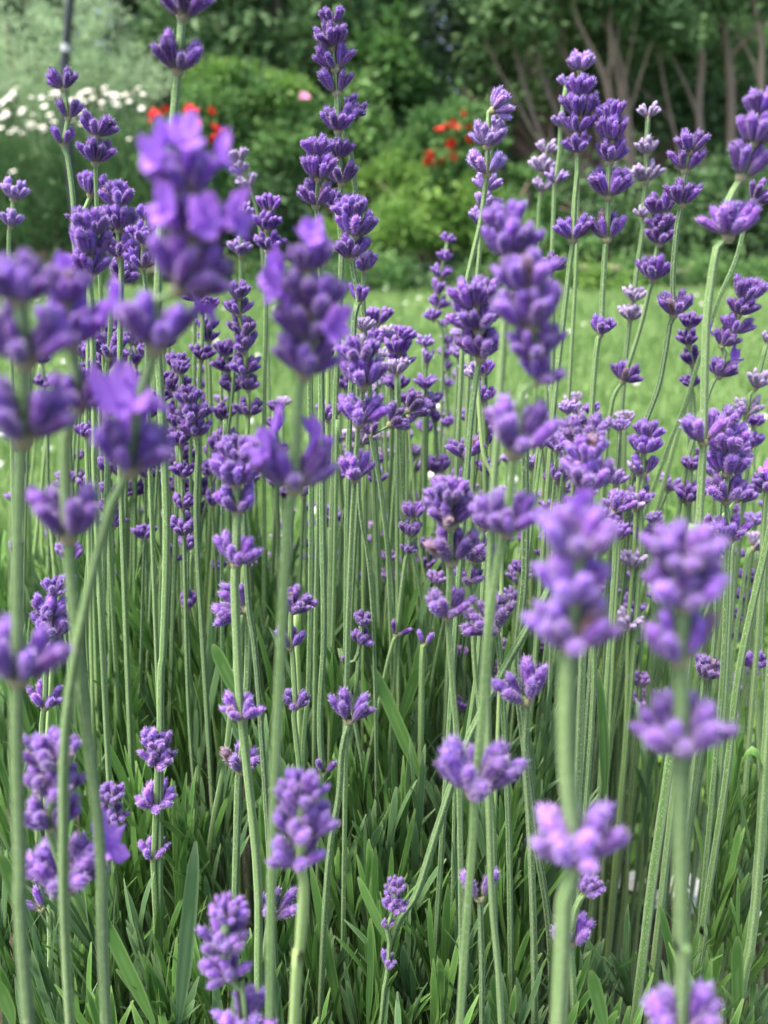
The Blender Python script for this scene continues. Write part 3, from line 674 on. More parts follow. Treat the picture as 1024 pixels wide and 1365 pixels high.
stalk('pale little stalk of three tiers left of the chunky twin heads', 36, [(727, 196, 30), (722, 220, 38), (722, 247, 32)], [(718, 280), (716, 420), (712, 600)], 'pale')
stalk('pale four-tier stalk right of the chunky twin heads', 42, [(864, 148, 31), (862, 196, 35), (861, 230, 43), (856, 283, 26), (844, 392, 34), (840, 417, 36)], [(863, 175), (858, 300), (852, 340), (836, 460), (828, 560), (820, 700)], 'pale', 's', 7)
stalk('purple four-tier stalk curving down left past the dark trees', 50, [(920, 191, 45), (913, 214, 48, 'four', 0), (909, 259, 50), (898, 406, 50, 'full', 0)], [(916, 200), (903, 300), (897, 370), (893, 432), (879, 511), (858, 572), (841, 648), (832, 760), (815, 900)], 'deep', 's', 8)
stalk('purple stalk with a compact head between the pale four-tier and the curving stalk', 46, [(880, 274, 42, 'dense'), (881, 297, 42), (879, 314, 42), (870, 359, 50), (830, 496, 42)], [(876, 330), (865, 390), (852, 443), (822, 520), (812, 560), (800, 700)], 'deep', 's', 7)
stalk('blurred lilac heads at the right edge on a kinked thick stem', 74, [(1012, 140, 50, 'dense'), (1004, 175, 60, 'dense'), (988, 216, 72, 'four', 0), (971, 294, 76, 'full', 0), (938, 570, 66, 'four', 0)], [(996, 205), (968, 275), (956, 330), (944, 408), (940, 477), (936, 620), (932, 700), (925, 820), (905, 1000)], 'mauve', 's', 12)
stalk('small purple head behind the kinked thick stem at the right edge', 46, [(1004, 256, 41)], [(998, 275), (983, 340), (957, 402), (935, 470), (913, 540), (893, 590), (858, 690), (830, 790), (800, 930), (792, 1010)], 'deep', 'd', 8)
stalk('leaning sharp head with two small open violet flowers at right', 46, [(992, 388, 48, 'dense'), (985, 408, 42), (976, 432, 44), (962, 450, 40), (958, 490, 42)], [(985, 420), (966, 470), (950, 510), (920, 600), (905, 680)], 'deep', 's', 7, [(3, [(2.7, .8, .75)]), (4, [(.3, .75, .9)])])
stalk('narrow dark head left of the leaning sharp head', 42, [(920, 428, 32, 'dense'), (918, 450, 36), (924, 476, 38, 'four'), (922, 508, 30)], [(926, 540), (922, 640), (905, 760)], 'deep')
stalk('pale greenish unopened head on the lower right lawn', 36, [(766, 532, 26, 'dense'), (768, 546, 30)], [(770, 570), (768, 700)], 'pale')
stalk('pale bud tiers on the right edge above the lawn', 42, [(1022, 450, 24, 'four'), (1007, 506, 40), (995, 541, 42)], [(1000, 525), (985, 600), (972, 700), (960, 800)], 'pale')
stalk('long dense violet head on the right over the lawn', 60, [(966, 560, 52, 'dense'), (972, 585, 62, 'dense'), (970, 615, 58, 'dense'), (968, 650, 60, 'full', 0), (973, 704, 56, 'full')], [(970, 740), (966, 850), (955, 1000)], 'violet', 'd')
stalk('purple tiers behind the long dense violet head', 50, [(985, 600, 34, 'dense'), (982, 652, 48), (944, 700, 40)], [(975, 760), (968, 900)], 'deep', seed=88)
stalk('cropped purple head with a pink-lilac open flower on the right edge', 50, [(1022, 642, 40)], [(1018, 700), (1006, 900)], 'deep', 's', None, [(0, [(-2.6, .3, .9)])])
stalk('neat violet head over the lawn behind the curving stem', 46, [(862, 573, 38, 'dense'), (858, 592, 42, 'dense'), (858, 620, 42, 'four', 0), (852, 660, 44)], [(855, 690), (850, 800), (838, 960)], 'violet')
stalk('small light head with spread buds right of the neat violet head', 38, [(890, 643, 36)], [(880, 680), (858, 740), (830, 860)], 'lilac', 'd', 6)
stalk('dark purple star-shaped head above the big mauve blurred head', 66, [(783, 574, 66, 'dense')], [(783, 600), (780, 800)], 'dark')
stalk('full soft violet head just above the big mauve blurred head', 74, [(783, 600, 56, 'dense'), (784, 632, 74, 'dense')], [(780, 670), (775, 900)], 'mauve')
stalk('scattered lilac buds right of the soft violet head', 48, [(820, 668, 46), (812, 690, 40)], [(820, 720), (812, 860)], 'violet')
stalk('dark buds between the right-centre blurred heads and the soft violet head', 48, [(742, 590, 36), (740, 630, 34, 'four'), (735, 680, 36)], [(738, 700), (735, 850)], 'deep', 'd')
stalk('small purple tier peeping behind the right-centre blurred heads', 48, [(735, 350, 36), (722, 385, 42)], [(735, 400), (735, 560)], 'deep', seed=55)
# ---- middle
stalk('stacked violet head left of the right-centre blurred heads', 70, [(635, 392, 68, 'dense'), (638, 420, 74, 'full', 0), (641, 458, 68, 'full', .2)], [(637, 490), (628, 560), (622, 640), (610, 800)], 'violet', 'd', 9)
stalk('open-fanned purple tier between the blurred heads at centre', 66, [(481, 470, 56, 'dense'), (484, 496, 66, 'dense'), (479, 546, 66, 'full', 0), (473, 622, 58)], [(477, 575), (470, 680), (466, 780), (462, 940)], 'violet', 's', 9)
stalk('drooping dark head hanging sideways at the centre', 48, [(545, 535, 44, 'dense', .2), (520, 552, 48, 'full', .6), (494, 572, 30, 'four')], [(497, 580), (505, 640), (515, 720), (520, 820)], 'dark', 'd', 7)
stalk('violet head over the lawn just right of the centre blurred head', 42, [(535, 445, 34, 'dense'), (530, 462, 42, 'dense'), (533, 480, 36), (528, 510, 36)], [(532, 530), (528, 620), (518, 760), (512, 900)], 'violet')
stalk('round grey-violet head left of the small violet one over the lawn', 40, [(503, 422, 38, 'dense'), (500, 448, 42)], [(502, 500), (500, 700)], 'mauve')
stalk('pale lilac head with gaps at centre under the slim mauve spike', 38, [(567, 455, 26), (569, 475, 34, 'four'), (567, 508, 32), (572, 532, 28)], [(570, 560), (566, 700), (556, 860)], 'lilac')
stalk('small dark cup of buds on a green stem right of centre', 48, [(621, 596, 48, 'full', 0)], [(621, 615), (617, 700), (606, 860)], 'deep', 'd')
stalk('pale single bud pair over the lawn by the mauve spikes', 30, [(609, 500, 22, 'four')], [(606, 540), (600, 660)], 'pale')
stalk('small silvery head left of centre behind the centre left stem', 32, [(377, 535, 22, 'dense')], [(376, 560), (380, 700)], 'pale')
stalk('pair of pale tiers at centre low over the lawn', 34, [(545, 584, 30), (558, 600, 24, 'four')], [(548, 640), (540, 760)], 'lilac')
stalk('long sharp spike of many tiers left of centre over the lawn', 46, [(318, 388, 36, 'dense'), (319, 408, 40), (325, 436, 42), (326, 456, 46), (328, 487, 42), (331, 510, 36), (331, 543, 38)], [(328, 470), (330, 580), (327, 700), (322, 860)], 'deep', 'l', 7)
stalk('leaning spike of small tiers left of the long sharp spike', 42, [(301, 465, 36, 'dense'), (304, 485, 40), (308, 512, 40), (301, 548, 34), (303, 582, 36)], [(302, 600), (306, 700), (310, 860)], 'deep')
stalk('three tiers of deep purple beside the dark thick stem', 44, [(236, 482, 38), (234, 510, 44), (238, 545, 34, 'four')], [(238, 580), (243, 760), (248, 900)], 'deep')
stalk('silver-tipped purple head right of the dark thick stem', 50, [(254, 528, 38, 'dense'), (260, 548, 48), (262, 570, 42)], [(264, 600), (262, 700), (272, 880)], 'deep')
stalk('two lower tiers beneath the silver-tipped head', 40, [(242, 580, 36, 'dense'), (244, 602, 38), (236, 648, 32)], [(236, 670), (238, 800), (246, 940)], 'deep')
stalk('small twin buds on a long thin stem at left centre', 36, [(275, 648, 34, 'four', 0)], [(276, 680), (284, 800), (292, 960)], 'deep', 'd', 6)
stalk('purple head behind the blurred open petals over the lawn', 42, [(277, 405, 30, 'dense'), (275, 432, 36), (279, 448, 28)], [(279, 470), (281, 560), (280, 740)], 'deep')
stalk('purple tiers right of the bent stem top', 44, [(263, 392, 34), (270, 412, 30, 'four'), (268, 470, 36)], [(266, 500), (266, 640), (262, 800)], 'deep', seed=91)
stalk('crown-shaped violet head with a wide tier below, left of the centre left stem', 72, [(316, 600, 56, 'dense'), (315, 626, 70, 'dense'), (318, 665, 60, 'full', 0), (315, 733, 66, 'full', 0), (322, 940, 58, 'full')], [(316, 700), (313, 775), (318, 900), (328, 1010), (344, 1180), (345, 1350)], 'violet', 's', 13)
stalk('stalk of two V-shaped tiers just behind the crown-shaped head stem', 60, [(327, 794, 64, 'full', 0), (321, 1010, 62, 'four', 0)], [(331, 815), (330, 900), (318, 1035), (314, 1180), (308, 1350)], 'deep', 's', 11)
stalk('purple tiers beside the thick centre left stem', 54, [(390, 800, 50, 'dense'), (387, 850, 46, 'four', 0), (394, 932, 40)], [(388, 820), (390, 870), (392, 955), (402, 1060), (412, 1240)], 'deep', 's', 8)
stalk('slender stalk with buds one above another at the middle', 48, [(483, 825, 30, 'dense'), (480, 848, 34), (457, 878, 24, 'one')], [(474, 880), (462, 905)], 'deep', 's', 7)
stalk('open V of four fat buds on a sharp stem at the middle', 60, [(465, 943, 62, 'four', 0)], [(456, 1000), (452, 1060), (438, 1150), (428, 1330)], 'deep', 's', 10)
stalk('tiny pair of buds on a green stem left of the open V', 48, [(432, 1020, 36, 'two', 0)], [(430, 1050), (424, 1160), (425, 1345)], 'deep', 's', 8)
stalk('two-bud tip on a thin stem sweeping down left at centre', 44, [(528, 838, 32, 'two', 0)], [(523, 860), (511, 910), (490, 1020), (470, 1110), (452, 1240), (440, 1350)], 'deep', 's', 7)
stalk('two-bud tip on a straight bright green stem at centre', 46, [(566, 850, 30, 'two', 0)], [(563, 880), (561, 1030), (563, 1140), (570, 1350)], 'mauve', 'l', 9)
stalk('dark drooping buds at the centre above the two-bud tips', 46, [(550, 680, 34, 'dense'), (547, 704, 34, 'dense'), (544, 730, 26)], [(541, 745), (534, 800), (526, 900)], 'deep')
stalk('purple rosette at centre right with buds hanging either side of its stem', 72, [(598, 655, 60, 'dense'), (600, 680, 72, 'full', 0), (602, 728, 76, 'four', 0), (597, 803, 66, 'full', 0)], [(600, 770), (598, 830), (604, 920), (612, 1040), (616, 1350)], 'deep', 's', 11)
stalk('pinkish young head behind the lowest tier of the purple rosette', 42, [(581, 770, 28, 'dense'), (577, 790, 24)], [(574, 830), (570, 960), (572, 1120)], 'pink')
stalk('dark purple cluster behind the pale tapering stem', 60, [(645, 690, 50), (632, 732, 54, 'dense'), (625, 766, 40)], [(630, 800), (634, 900), (655, 1060), (660, 1200)], 'dark', 's', 8, seed=17)
stalk('dark fanned buds right of the pale tapering stem', 62, [(660, 820, 72, 'full', 0)], [(664, 850), (672, 960), (680, 1200)], 'dark', 'd', 9)
stalk('sharp pair of bud groups below the big mauve head, left side', 66, [(702, 912, 78, 'four', 0)], [(688, 930), (700, 1010), (708, 1140), (713, 1350)], 'deep', 's', 11)
stalk('sharp stalk behind the mauve second tier, two bud groups near the bottom', 62, [(780, 1178, 40, 'dense'), (760, 1238, 68, 'four', 0)], [(768, 1210), (760, 1260), (765, 1350)], 'deep', 's', 10, seed=23)
stalk('stalk with two far-spread single buds low right of centre', 64, [(640, 1178, 66, 'two', 0)], [(641, 1230), (643, 1350)], 'deep', 'd', 9)
stalk('small sharp head of oval buds near the bottom centre', 60, [(527, 1180, 28, 'dense'), (524, 1202, 38), (516, 1230, 24, 'four'), (517, 1280, 32, 'four')], [(519, 1255), (514, 1310), (508, 1360)], 'deep', 's', 6)
stalk('neat pale-violet three-tier stalk at lower left with wide gaps', 54, [(210, 985, 44, 'dense'), (210, 1003, 54), (208, 1060, 54, 'full', .1), (205, 1130, 48, 'four', 0), (208, 1318, 40, 'two', 0)], [(208, 1080), (205, 1160), (209, 1250), (206, 1350)], 'mauve', 's', 9.5)
stalk('dense purple head left, beside the left-edge thick stem', 56, [(72, 782, 36, 'dense'), (66, 806, 50, 'dense'), (70, 832, 54, 'dense'), (66, 862, 54), (60, 928, 52, 'four', 0)], [(62, 890), (57, 955), (60, 1040)], 'violet')
stalk('lone two-bud tier beneath the three-tier stalk at lower left', 54, [(56, 1198, 46, 'two', 0)], [(66, 1220), (70, 1350)], 'deep', 's', 9)
stalk('purple bud tiers behind the bottom-left mauve head', 58, [(365, 1203, 66, 'four', 0)], [(358, 1240), (350, 1350)], 'deep', 's', 12, seed=14)
stalk('single bud tip at the bottom edge of the frame', 40, [(508, 1356, 20, 'dense')], [(509, 1400)], 'lilac')
# ---- right lower
stalk('dark compact bud head behind the right blurred olive-stemmed heads', 50, [(940, 890, 44, 'dense')], [(938, 910), (925, 1030), (905, 1200)], 'dark', 'd')
stalk('young dark head with tiny tiers right of the olive-stemmed heads', 36, [(997, 768, 28, 'dense'), (992, 793, 34), (985, 818, 30), (981, 846, 28, 'two', 0)], [(975, 870), (962, 935), (950, 1040), (938, 1180)], 'deep', 'l', 8)
stalk('small cup of buds on a straight stem at the right edge', 44, [(1006, 880, 38)], [(1007, 905), (1012, 1040), (1000, 1200)], 'deep', 'l', 7)
stalk('white-lilac tiers at the right edge near the violet head foot', 42, [(1004, 720, 38)], [(996, 740), (985, 820), (960, 1000)], 'pale', 'd')
stalk('meagre mauve spike with alternate buds left of the olive-stemmed heads', 36, [(822, 838, 14, 'one'), (838, 875, 28, 'four'), (838, 904, 22, 'two'), (843, 940, 20, 'two')], [(846, 900), (838, 990), (826, 1100)], 'pink', 's', 6)
stalk('tiny pink-lilac spike low at the right', 26, [(952, 1040, 16, 'dense'), (950, 1056, 18), (948, 1074, 17), (947, 1090, 14)], [(944, 1100), (934, 1150), (925, 1210)], 'pink', 's', 6)
stalk('thin stalk with a few withered buds above the white flowers', 30, [(834, 1115, 16, 'two'), (832, 1145, 20, 'two')], [(829, 1180), (827, 1260), (830, 1350)], 'pink', 's', 6)
stalk('lone bud on a short stalk near the olive stem', 30, [(859, 1108, 16, 'one')], [(857, 1140)], 'violet', 's', 6)
stalk('cropped purple bud on the right edge above the low leaves', 40, [(1022, 1176, 28, 'four')], [(1018, 1210), (1012, 1350)], 'deep')
stalk('string of tiny dark buds by the right edge stems', 26, [(990, 940, 14, 'two'), (988, 965, 18, 'four'), (1004, 990, 14, 'two')], [(984, 1000), (976, 1100)], 'violet')
stalk('single small purple bud tip on a long straight stem left of the thick dark stem', 30, [(188, 680, 20, 'four')], [(188, 700), (194, 860), (200, 1000)], 'deep', 'd', 5.5)
stalk('two buds parted by the thick dark stem', 42, [(226, 736, 40, 'two', 0)], [(216, 760), (214, 900), (212, 1060)], 'deep', 's', 7)
stalk('stub with one small dark bud left of the crown-shaped head', 34, [(262, 757, 14, 'one')], [(268, 790), (276, 960)], 'deep')
stalk('dark tiny-tiered head behind the left blurred stems', 34, [(104, 607, 22, 'dense'), (104, 636, 30), (106, 656, 28)], [(108, 690), (112, 860), (116, 1010)], 'dark')

# ------------------------------------------------------------------ smaller stalks deeper in the clump
marks = [(m[0], m[1], m[2]) for m in landmarks]
g = random.Random(21); used = set()
def nick(lbl):
    """the catalogued stalk a small one stands beside, in few words"""
    wds = lbl.split()
    cut = next((i for i, w_ in enumerate(wds) if i > 2 and w_ in ('with', 'on', 'at', 'in', 'behind', 'left', 'right', 'under', 'over', 'before', 'tucked', 'leaning', 'crossing', 'of', 'low', 'just', 'beside', 'above', 'below', 'directly', 'hanging', 'peeping', 'hidden', 'between', 'near', 'as') ), 6)
    return ' '.join(wds[:max(3, min(cut, 5))])
def filler(x, y, W, nw, tone, bottom_dx, stem, ytop_only=False):
    ws = []; yy = y; wd = W*g.uniform(.74, .98)
    for i in range(nw):
        ws.append((x+bottom_dx*(yy-y)/500+g.uniform(-1, 1), yy, wd*(.75 if i == 0 else g.uniform(.85, 1.15)), ('dense' if i == 0 else g.choice(['full', 'four', 'full', 'dense']) if nw > 1 else 'four')))
        yy += wd*g.choice([.7, .8, 1.0, 1.9])
    pts = [(x+bottom_dx*.5+g.uniform(-5, 5), yy+(1120-yy)*.45), (x+bottom_dx, 1120+g.uniform(-60, 60))]
    near = sorted(marks, key=lambda m: (m[0]-x)**2+(m[1]-y)**2*.5)
    tw = {'pale': 'pale', 'lilac': 'lilac', 'deep': 'dark purple', 'violet': 'violet', 'mauve': 'mauve', 'pink': 'pinkish'}[tone]
    num = {1: 'one-tier', 2: 'two-tier', 3: 'three-tier', 4: 'four-tier'}[nw]
    for m in near:
        side = 'left of' if x < m[0]-14 else 'right of' if x > m[0]+14 else ('below' if y > m[1] else 'above')
        lb = f'small {tw} {num} stalk {side} the {nick(m[2])}'
        if lb not in used: break
    used.add(lb)
    stalk(lb, W, ws, pts, tone, stem, g.uniform(4.8, 7.0), (), 'small stalks deep in the clump', seed=int(x*31+y), detail=False)
zones = [  # x0, x1, y0, y1, count, W range, tones
    (20, 300, 470, 760, 30, (26, 44), ('deep', 'violet', 'lilac', 'mauve')),
    (150, 340, 400, 560, 12, (34, 46), ('deep', 'violet')),
    (300, 480, 560, 800, 16, (24, 36), ('deep', 'mauve', 'lilac', 'pale')),
    (440, 640, 430, 640, 30, (24, 40), ('lilac', 'mauve', 'violet', 'pale')),
    (480, 700, 560, 780, 20, (22, 34), ('lilac', 'pale', 'mauve', 'deep')),
    (690, 860, 540, 760, 16, (30, 46), ('deep', 'violet', 'lilac')),
    (850, 1020, 560, 740, 9, (26, 44), ('deep', 'violet', 'lilac')),
    (120, 330, 650, 900, 4, (22, 32), ('deep', 'pink')),
    (930, 1020, 740, 960, 7, (24, 34), ('deep', 'pink')),
    (640, 860, 760, 960, 8, (24, 34), ('deep', 'lilac')),
    (400, 900, 690, 960, 26, (26, 42), ('deep', 'violet', 'pink')),
    (20, 440, 700, 960, 18, (28, 44), ('deep', 'violet')),
    (690, 1010, 600, 800, 20, (28, 44), ('deep', 'violet', 'lilac')),
    (430, 650, 400, 560, 13, (36, 48), ('pale', 'lilac', 'mauve', 'violet')),
    (110, 330, 420, 620, 10, (38, 50), ('violet', 'deep', 'mauve')),
    (720, 1010, 540, 680, 9, (36, 48), ('violet', 'lilac', 'pale')),
    (300, 700, 540, 700, 14, (26, 40), ('deep', 'violet', 'lilac')),
]
for x0, x1, y0, y1, c_, (w0, w1), tones in zones:
    for k in range(c_):
        x = g.uniform(x0, x1); y = g.uniform(y0, y1); W = g.uniform(w0, w1)
        filler(x, y, W, g.choice([1, 2, 2, 3, 3, 4]) if y < 640 else g.choice([1, 1, 2]), g.choice(tones), g.uniform(-30, 30)+(-45 if x > 700 else 0), g.choice(['s', 'd', 'd', 'l']))

# bare stalks whose heads are hidden among the others, or cut off
def bare(label, pts, Y, wpx, m):
    P = [at(x, y, Y) for x, y in pts]; d = P[-1]-P[-2]
    if P[-1].z > .08: P.append(P[-1]+Vector((max(-.05, min(.05, d.x*.3)), 0, .05-P[-1].z)))
    pa = smooth_path([tuple(p) for p in P], .008); base = pa[-1].copy()
    root = bpy.data.objects.new('bare_stalk', None); COL.objects.link(root); root.location = base; tag(root, label, 'lavender stalk', 'bare stems among the stalks')
    r = wpx*view_depth(pts[0][1], Y)/F/2
    ob('stem', stem_mesh(pa-base, r*.85, r, STEMS[m], g.uniform(0, 1.5)), root)
bare('broad leaning bare stem crossing the lower right, left of the olive stem', [(925, 700), (915, 860), (893, 1015), (868, 1185), (850, 1330)], .30, 17, 's')
bare('bare stem at the right edge leaning down left from the top of the lawn', [(1062, 560), (990, 870), (968, 1040), (938, 1230), (930, 1300)], .34, 11, 's')
bare('second bare stem at the right edge, steeper and thicker', [(1050, 560), (1016, 1085), (1002, 1250), (980, 1362)], .30, 15, 's')
bare('dark bare stem bending from right to left above the sharp bud pair', [(755, 740), (725, 800), (690, 860), (655, 925), (615, 1010), (560, 1180), (515, 1330)], .31, 12, 'd')
bare('pair member of dark green stems left of the purple rosette', [(700, 560), (700, 760), (690, 900), (712, 1100), (735, 1345)], .33, 11, 'd')
bare('long dark green stem between the crown-shaped head and the middle', [(428, 445), (430, 700), (432, 850), (427, 980), (440, 1200)], .38, 9, 'd')
bare('long dark green stem close beside the previous dark stem', [(413, 470), (415, 700), (412, 900), (404, 1100)], .40, 9, 'd')
bare('bright thin bare stem left of the bright two-bud stem', [(450, 560), (446, 760), (440, 980), (436, 1180)], .44, 7, 's')
bare('leaning stem crossing to the curving stalk at right', [(922, 512), (876, 680), (840, 840), (815, 1020), (800, 1200)], .53, 8, 's')
bare('straight stem at the lower right beside the low leaves', [(976, 712), (964, 960), (945, 1200), (938, 1340)], .40, 10, 's')
bare('straight green stem beneath the silver-tipped head', [(300, 560), (296, 760), (298, 960), (300, 1120)], .45, 7, 'd')
srcs = [m for m in landmarks if 380 < m[1] < 900 and m[3] > .22 and m[4] > 22]; g.shuffle(srcs)
for src in srcs[:175]:
    x = src[0]+g.uniform(-7, 7)*min(1, src[4]/40); y = src[1]+.22*src[4]+g.uniform(0, 4); dx = g.uniform(-60, 60)+(-50 if x > 720 else 0)
    if x+dx > 800 and g.random() < .6: continue
    near = sorted(marks, key=lambda m: (m[0]-x)**2+(m[1]-y)**2*.4)
    for m in near:
        lb = f"thin bare green stem {'leaning left' if dx > 12 else 'leaning right' if dx < -12 else 'upright'} {'left of' if x < m[0] else 'right of'} the {nick(m[2])}"
        if lb not in used: break
    used.add(lb)
    bare(lb, [(x, y), (x+dx*.3+g.uniform(-6, 6), y+180), (x+dx, y+420)], src[3]+g.uniform(.015, .08), g.uniform(5.5, 9)*.33/max(.33, src[3]), g.choice('ssddl'))

# ------------------------------------------------------------------ lavender leaves
def leaf_geo(base, dirv, side, L, W_, bend, g_, nseg=7):
    """one narrow blunt leaf with a creased midrib and rolled pale margins"""
    d = np.array(dirv, float); d /= np.linalg.norm(d); s_ = np.array(side, float); s_ -= d*s_.dot(d); s_ /= np.linalg.norm(s_); nrm = np.cross(d, s_)
    V, T = [], []; p = np.array(base, float); tw = g_.uniform(-.5, .5)
    for i in range(nseg+1):
        u = i/nseg; wv = W_*(min(1, .35+u*2.2))*(1-max(0, (u-.62)/.38)**3.2*.80)
        a = tw*u; sv = s_*math.cos(a)+nrm*math.sin(a); nv = -s_*math.sin(a)+nrm*math.cos(a)
        q = p+d*L*u+nrm*bend*L*u*u+np.array([0, 0, -abs(bend)*.25*L*u*u])
        for k, off in enumerate((-1, -.55, 0, .55, 1)):
            V.append(q+sv*wv*off+nv*wv*(.35*abs(off) - .30*(abs(off) > .9))); T.append((.42 if abs(off) == 1 else .25 if off == 0 and u < .6 else 0)+max(0, (u-.88))*4)
    Q = [(i*5+k, i*5+k+1, (i+1)*5+k+1, (i+1)*5+k) for i in range(nseg) for k in range(4)]
    return np.array(V), np.array(Q), np.array(T)
def leafy_mass(name, shoots, m, seed, label):
    gg = random.Random(seed); VV, QQ, TT, vv, n0 = [], [], [], [], 0
    for (x, y, z, h, sc_) in shoots:
        lx, ly = gg.gauss(0, .12), gg.gauss(-.05, .12); tone = gg.random()
        npair = gg.randint(5, 8)
        for k in range(npair):
            u = k/npair; a = gg.uniform(0, 3.14)
            for sgn in (0, math.pi):
                aa = a+sgn+gg.uniform(-.3, .3); tilt = gg.uniform(.04, .30)*(1-.5*u)
                d = (math.cos(aa)*math.sin(tilt)+lx, math.sin(aa)*math.sin(tilt)+ly, math.cos(tilt))
                b0 = (x+lx*h*u, y+ly*h*u, z+h*u)
                L = sc_*gg.uniform(.045, .085)*(1-.35*u); W_ = sc_*gg.uniform(.0010, .0019)
                v, q, t = leaf_geo(b0, d, (-math.sin(aa), math.cos(aa), gg.uniform(-.2, .2)), L, W_, gg.uniform(-.25, .35), gg)
                VV.append(v); QQ.append(q+n0); TT.append(t); vv.append(np.full(len(v), min(1, max(0, tone*.6+gg.random()*.5)))); n0 += len(v)
    me = mesh_np(name, np.concatenate(VV), [np.concatenate(QQ)], m, True, {'t': np.concatenate(TT), 'v': np.concatenate(vv)})
    return tag(ob(name, me), label, kind='stuff')
gg = random.Random(77); sh, sh2 = [], []
for k in range(1350):
    y = gg.uniform(.20, .82); x = gg.uniform(-.50, .50)*y*1.15
    if x/y > .33 and y > .46: continue
    if x/y > .20 and y > .60: continue
    if .23 < x/y < .43 and y > .29 and gg.random() < .93: continue
    rim = max(0, (y-.55))*.35
    zt = .72-.365-rim+.075*min(1, max(0, (y-.33)/.15))+gg.gauss(0, .022)-.06*max(0, abs(x)/y-.25)
    if y < .24: zt -= .02
    h = gg.uniform(.05, .10)
    (sh if gg.random() < .6 else sh2).append((x, y, zt-h, h, gg.uniform(.85, 1.25)))
leafy_mass('lavender_leaves', sh, M_LEAF, 1, 'dense green narrow lavender leaves at the foot of the stalks')
leafy_mass('grey_lavender_leaves', sh2, M_LEAFG, 2, 'grey-green narrow leaves mixed through the lavender clump')
# darker understorey right down to the soil
sh3 = [(gg.uniform(-.5, .22 if yy > .30 else .42)*yy, yy, .06+gg.uniform(0, .16), .07, 1.3) for yy in (gg.uniform(.2, .85) for _ in range(330))]
leafy_mass('lower_lavender_leaves', sh3, M_LEAF, 3, 'older lavender leaves low inside the clump')

# single leaves that stand out
def big_leaf(label, p0, p1, Y, wpx, m, bend=.1, curl=0):
    A, Bp = at(*p0, Y), at(*p1, Y); d = Bp-A; gq = random.Random(int(p0[0])); r = wpx*view_depth(p1[1], Y)/F/2
    v, q, t = leaf_geo((0, 0, 0), d, (1, .25, 0), d.length, r, bend, gq, 12)
    o = ob('lavender_leaf', mesh_np('lavender_leaf', v, [q], m, True, {'t': t, 'v': np.full(len(v), gq.uniform(.3, .9))}), None, A)
    tag(o, label, 'leaf', 'single lavender leaves standing out')
BL = [('broad upright grey-green leaf in front at the lower left', (238, 1365), (262, 1140), .27, 22, 'g'),
      ('bright leaf leaning left near the lower left thick stems', (205, 1365), (130, 1210), .27, 19, 'l'),
      ('dark leaf pointing up left beside the crown-shaped head stem', (318, 930), (284, 860), .34, 17, 'd'),
      ('long dark leaf leaning left below the two-bud tips', (562, 1040), (500, 890), .40, 18, 'd'),
      ('dark leaf rising right behind the purple rosette stem', (535, 960), (558, 880), .42, 15, 'd'),
      ('upright yellow-green leaf before the small sharp oval-bud head', (516, 1255), (480, 1175), .29, 12, 'l'),
      ('curved narrow leaf with yellow tip at bottom centre', (490, 1365), (500, 1245), .28, 10, 'l'),
      ('short blunt leaf on the bottom edge at centre right', (668, 1365), (658, 1300), .27, 15, 'l'),
      ('wide blunt leaf on the bottom edge right of the mauve second tier', (808, 1375), (787, 1292), .26, 19, 'l'),
      ('bright blunt leaf at the bottom right', (985, 1365), (981, 1245), .29, 18, 'l'),
      ('leaf arching left at the far left bottom', (28, 1215), (2, 1130), .26, 20, 'l'),
      ('dark leaf behind the bright two-bud stem', (610, 1040), (640, 900), .42, 17, 'd'),
      ('narrow leaf pointing right under the big mauve second tier', (826, 1290), (870, 1262), .30, 12, 'd'),
      ('leaf leaning right at bottom centre left', (455, 1365), (420, 1170), .31, 14, 'd'),
      ('upright green leaf right of the big mauve stem', (806, 1060), (812, 900), .36, 17, 'd'),
      ('pale young leaf in the bottom left corner', (18, 1365), (-4, 1300), .25, 18, 'l'),
      ('grey leaf low behind the broad upright leaf', (300, 1365), (246, 1240), .30, 16, 'g'),
      ('dark leaf fanning left from the lower centre', (415, 1130), (372, 1010), .33, 16, 'd'),
      ('light blunt leaf under the sharp pair of bud groups', (735, 1365), (742, 1230), .30, 13, 'l'),
      ('slender leaf rising between the bottom right stems', (905, 1330), (888, 1215), .31, 13, 'd')]
for lb, p0, p1, Y, wp, k in BL: big_leaf(lb, p0, p1, Y, wp, {'g': M_LEAFG, 'l': M_LEAF, 'd': M_LEAF}[k], random.Random(int(p0[0])).uniform(-.12, .18))
# curled leaf on the right
cv = []; P = [at(x, y, .30) for x, y in ((1000, 1130), (986, 1070), (985, 1030), (1000, 1005), (1016, 1020), (1024, 1060))]
pa = smooth_path([tuple(p) for p in P], .004); V, T = [], []
for i, p in enumerate(pa):
    u = i/(len(pa)-1); wv = .0030*math.sin(math.pi*(.12+.83*u))**.7
    for k, off in enumerate((-1, -.4, .4, 1)): V.append(p+np.array([wv*off*.5, wv*off*1.0, wv*abs(off)*.7])); T.append(.5 if abs(off) == 1 else 0)
Q = [(i*4+k, i*4+k+1, (i+1)*4+k+1, (i+1)*4+k) for i in range(len(pa)-1) for k in range(3)]
tag(ob('lavender_leaf', mesh_np('lavender_leaf', V, [np.array(Q)], M_LEAF, True, {'t': T, 'v': np.full(len(V), .6)})), 'dark leaf curled over into a hook at the right edge', 'leaf', 'single lavender leaves standing out')

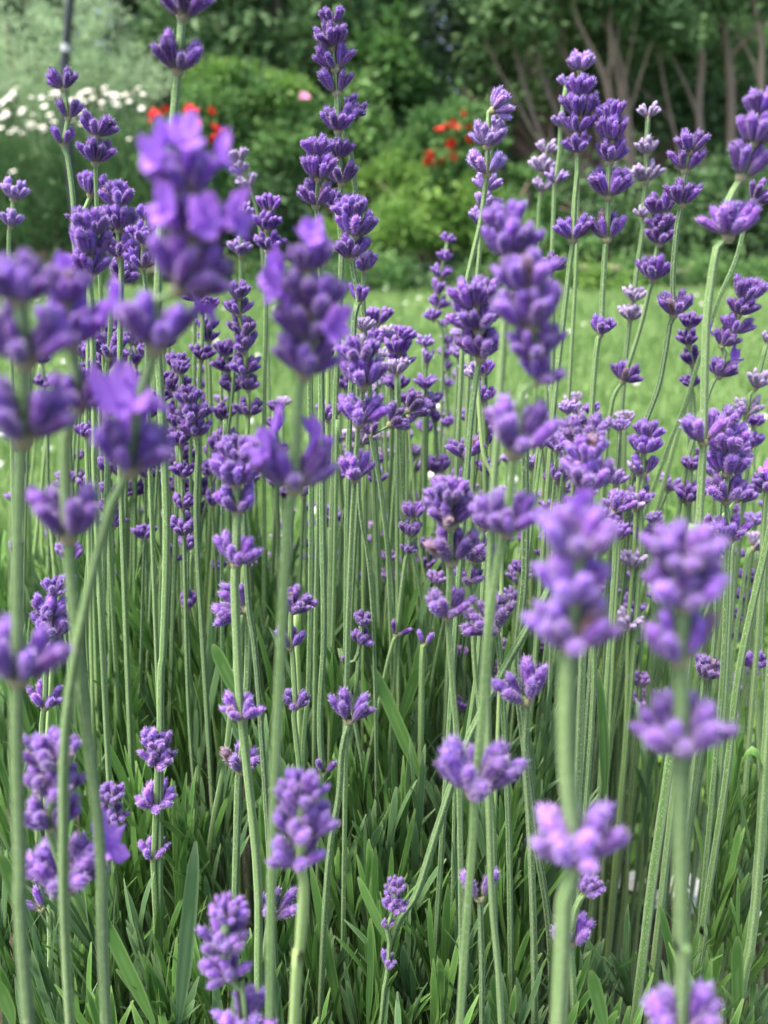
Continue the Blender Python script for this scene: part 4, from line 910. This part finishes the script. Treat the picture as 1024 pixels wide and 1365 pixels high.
# ------------------------------------------------------------------ low plants on the right, behind the clump
def broad_cover(name, n_, xr, yr, zr, size, m, seed, label):
    g_ = np.random.default_rng(seed)
    blobs = [((g_.uniform(*xr), g_.uniform(*yr), g_.uniform(*zr)), (.07, .07, .04)) for _ in range(46)]
    V, F3, v, t = leaf_cloud(blobs, n_, size, seed, aspect=1.35, clump=.5, nclump=220, up=.4)
    return tag(ob(name, mesh_np(name, V, [F3], m, True, {'v': v, 't': t})), label, kind='stuff')
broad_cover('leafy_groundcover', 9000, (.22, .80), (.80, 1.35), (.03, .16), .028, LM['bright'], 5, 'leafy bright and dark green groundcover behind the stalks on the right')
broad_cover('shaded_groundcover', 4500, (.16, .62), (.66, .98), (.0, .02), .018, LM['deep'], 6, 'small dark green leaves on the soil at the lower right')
for k, (x, y, r_, lb) in enumerate([(834, 1190, .017, 'white flower with long petals low behind the withered-bud stalk'), (893, 1185, .010, 'white flower half hidden left of the olive stem'),
      (935, 1192, .013, 'white flower among the soil and stems, right of the olive stem'), (930, 1215, .012, 'white flower just below another, right of the olive stem'),
      (992, 1212, .016, 'white flower at the lower right between the edge stems'), (880, 1207, .008, 'tiny white flower left of the olive stem, below another'), (2, 1032, .014, 'white flower cut by the left edge')]):
    Y = .60 if x > 100 else .62; r_ *= 1.25; c = at(x, y, Y); root = bpy.data.objects.new('white_flower', None); COL.objects.link(root); root.location = (c.x, c.y, 0); tag(root, lb, 'flower', 'white flowers low on the ground')
    q = random.Random(k); V, Q = [], []
    for j in range(7):
        a = 2*math.pi*j/7+q.uniform(-.2, .2); el = q.uniform(.2, .9); L = r_*q.uniform(.8, 1.3); d = np.array([math.cos(a)*math.cos(el), math.sin(a)*math.cos(el), math.sin(el)]); s_ = np.array([-math.sin(a), math.cos(a), 0])*L*.30; i = len(V)
        for u, ww in ((.05, .4), (.4, 1), (.8, .9), (1.0, .35)): V += [d*L*u-s_*ww, d*L*u+s_*ww]
        for u in range(3): Q.append((i+2*u, i+2*u+1, i+2*u+3, i+2*u+2))
    ob('petals', mesh_np('petals', V, [np.array(Q)], M_WHITE), root, (0, 0, c.z))
    v, qq = ico(r_*.2, .7, k); ob('flower_centre', mesh_np('flower_centre', v+np.array([0, 0, r_*.08]), [qq], M_YEL), root, (0, 0, c.z))
    v, qq = tube([(0, 0, 0), (.004, 0, max(.02, c.z*.5)), (0, 0, max(.04, c.z))], .0012, .0009, 5); ob('stem', mesh_np('stem', v, [qq], M_STEMD), root)
print('OBJECTS', len(bpy.data.objects))
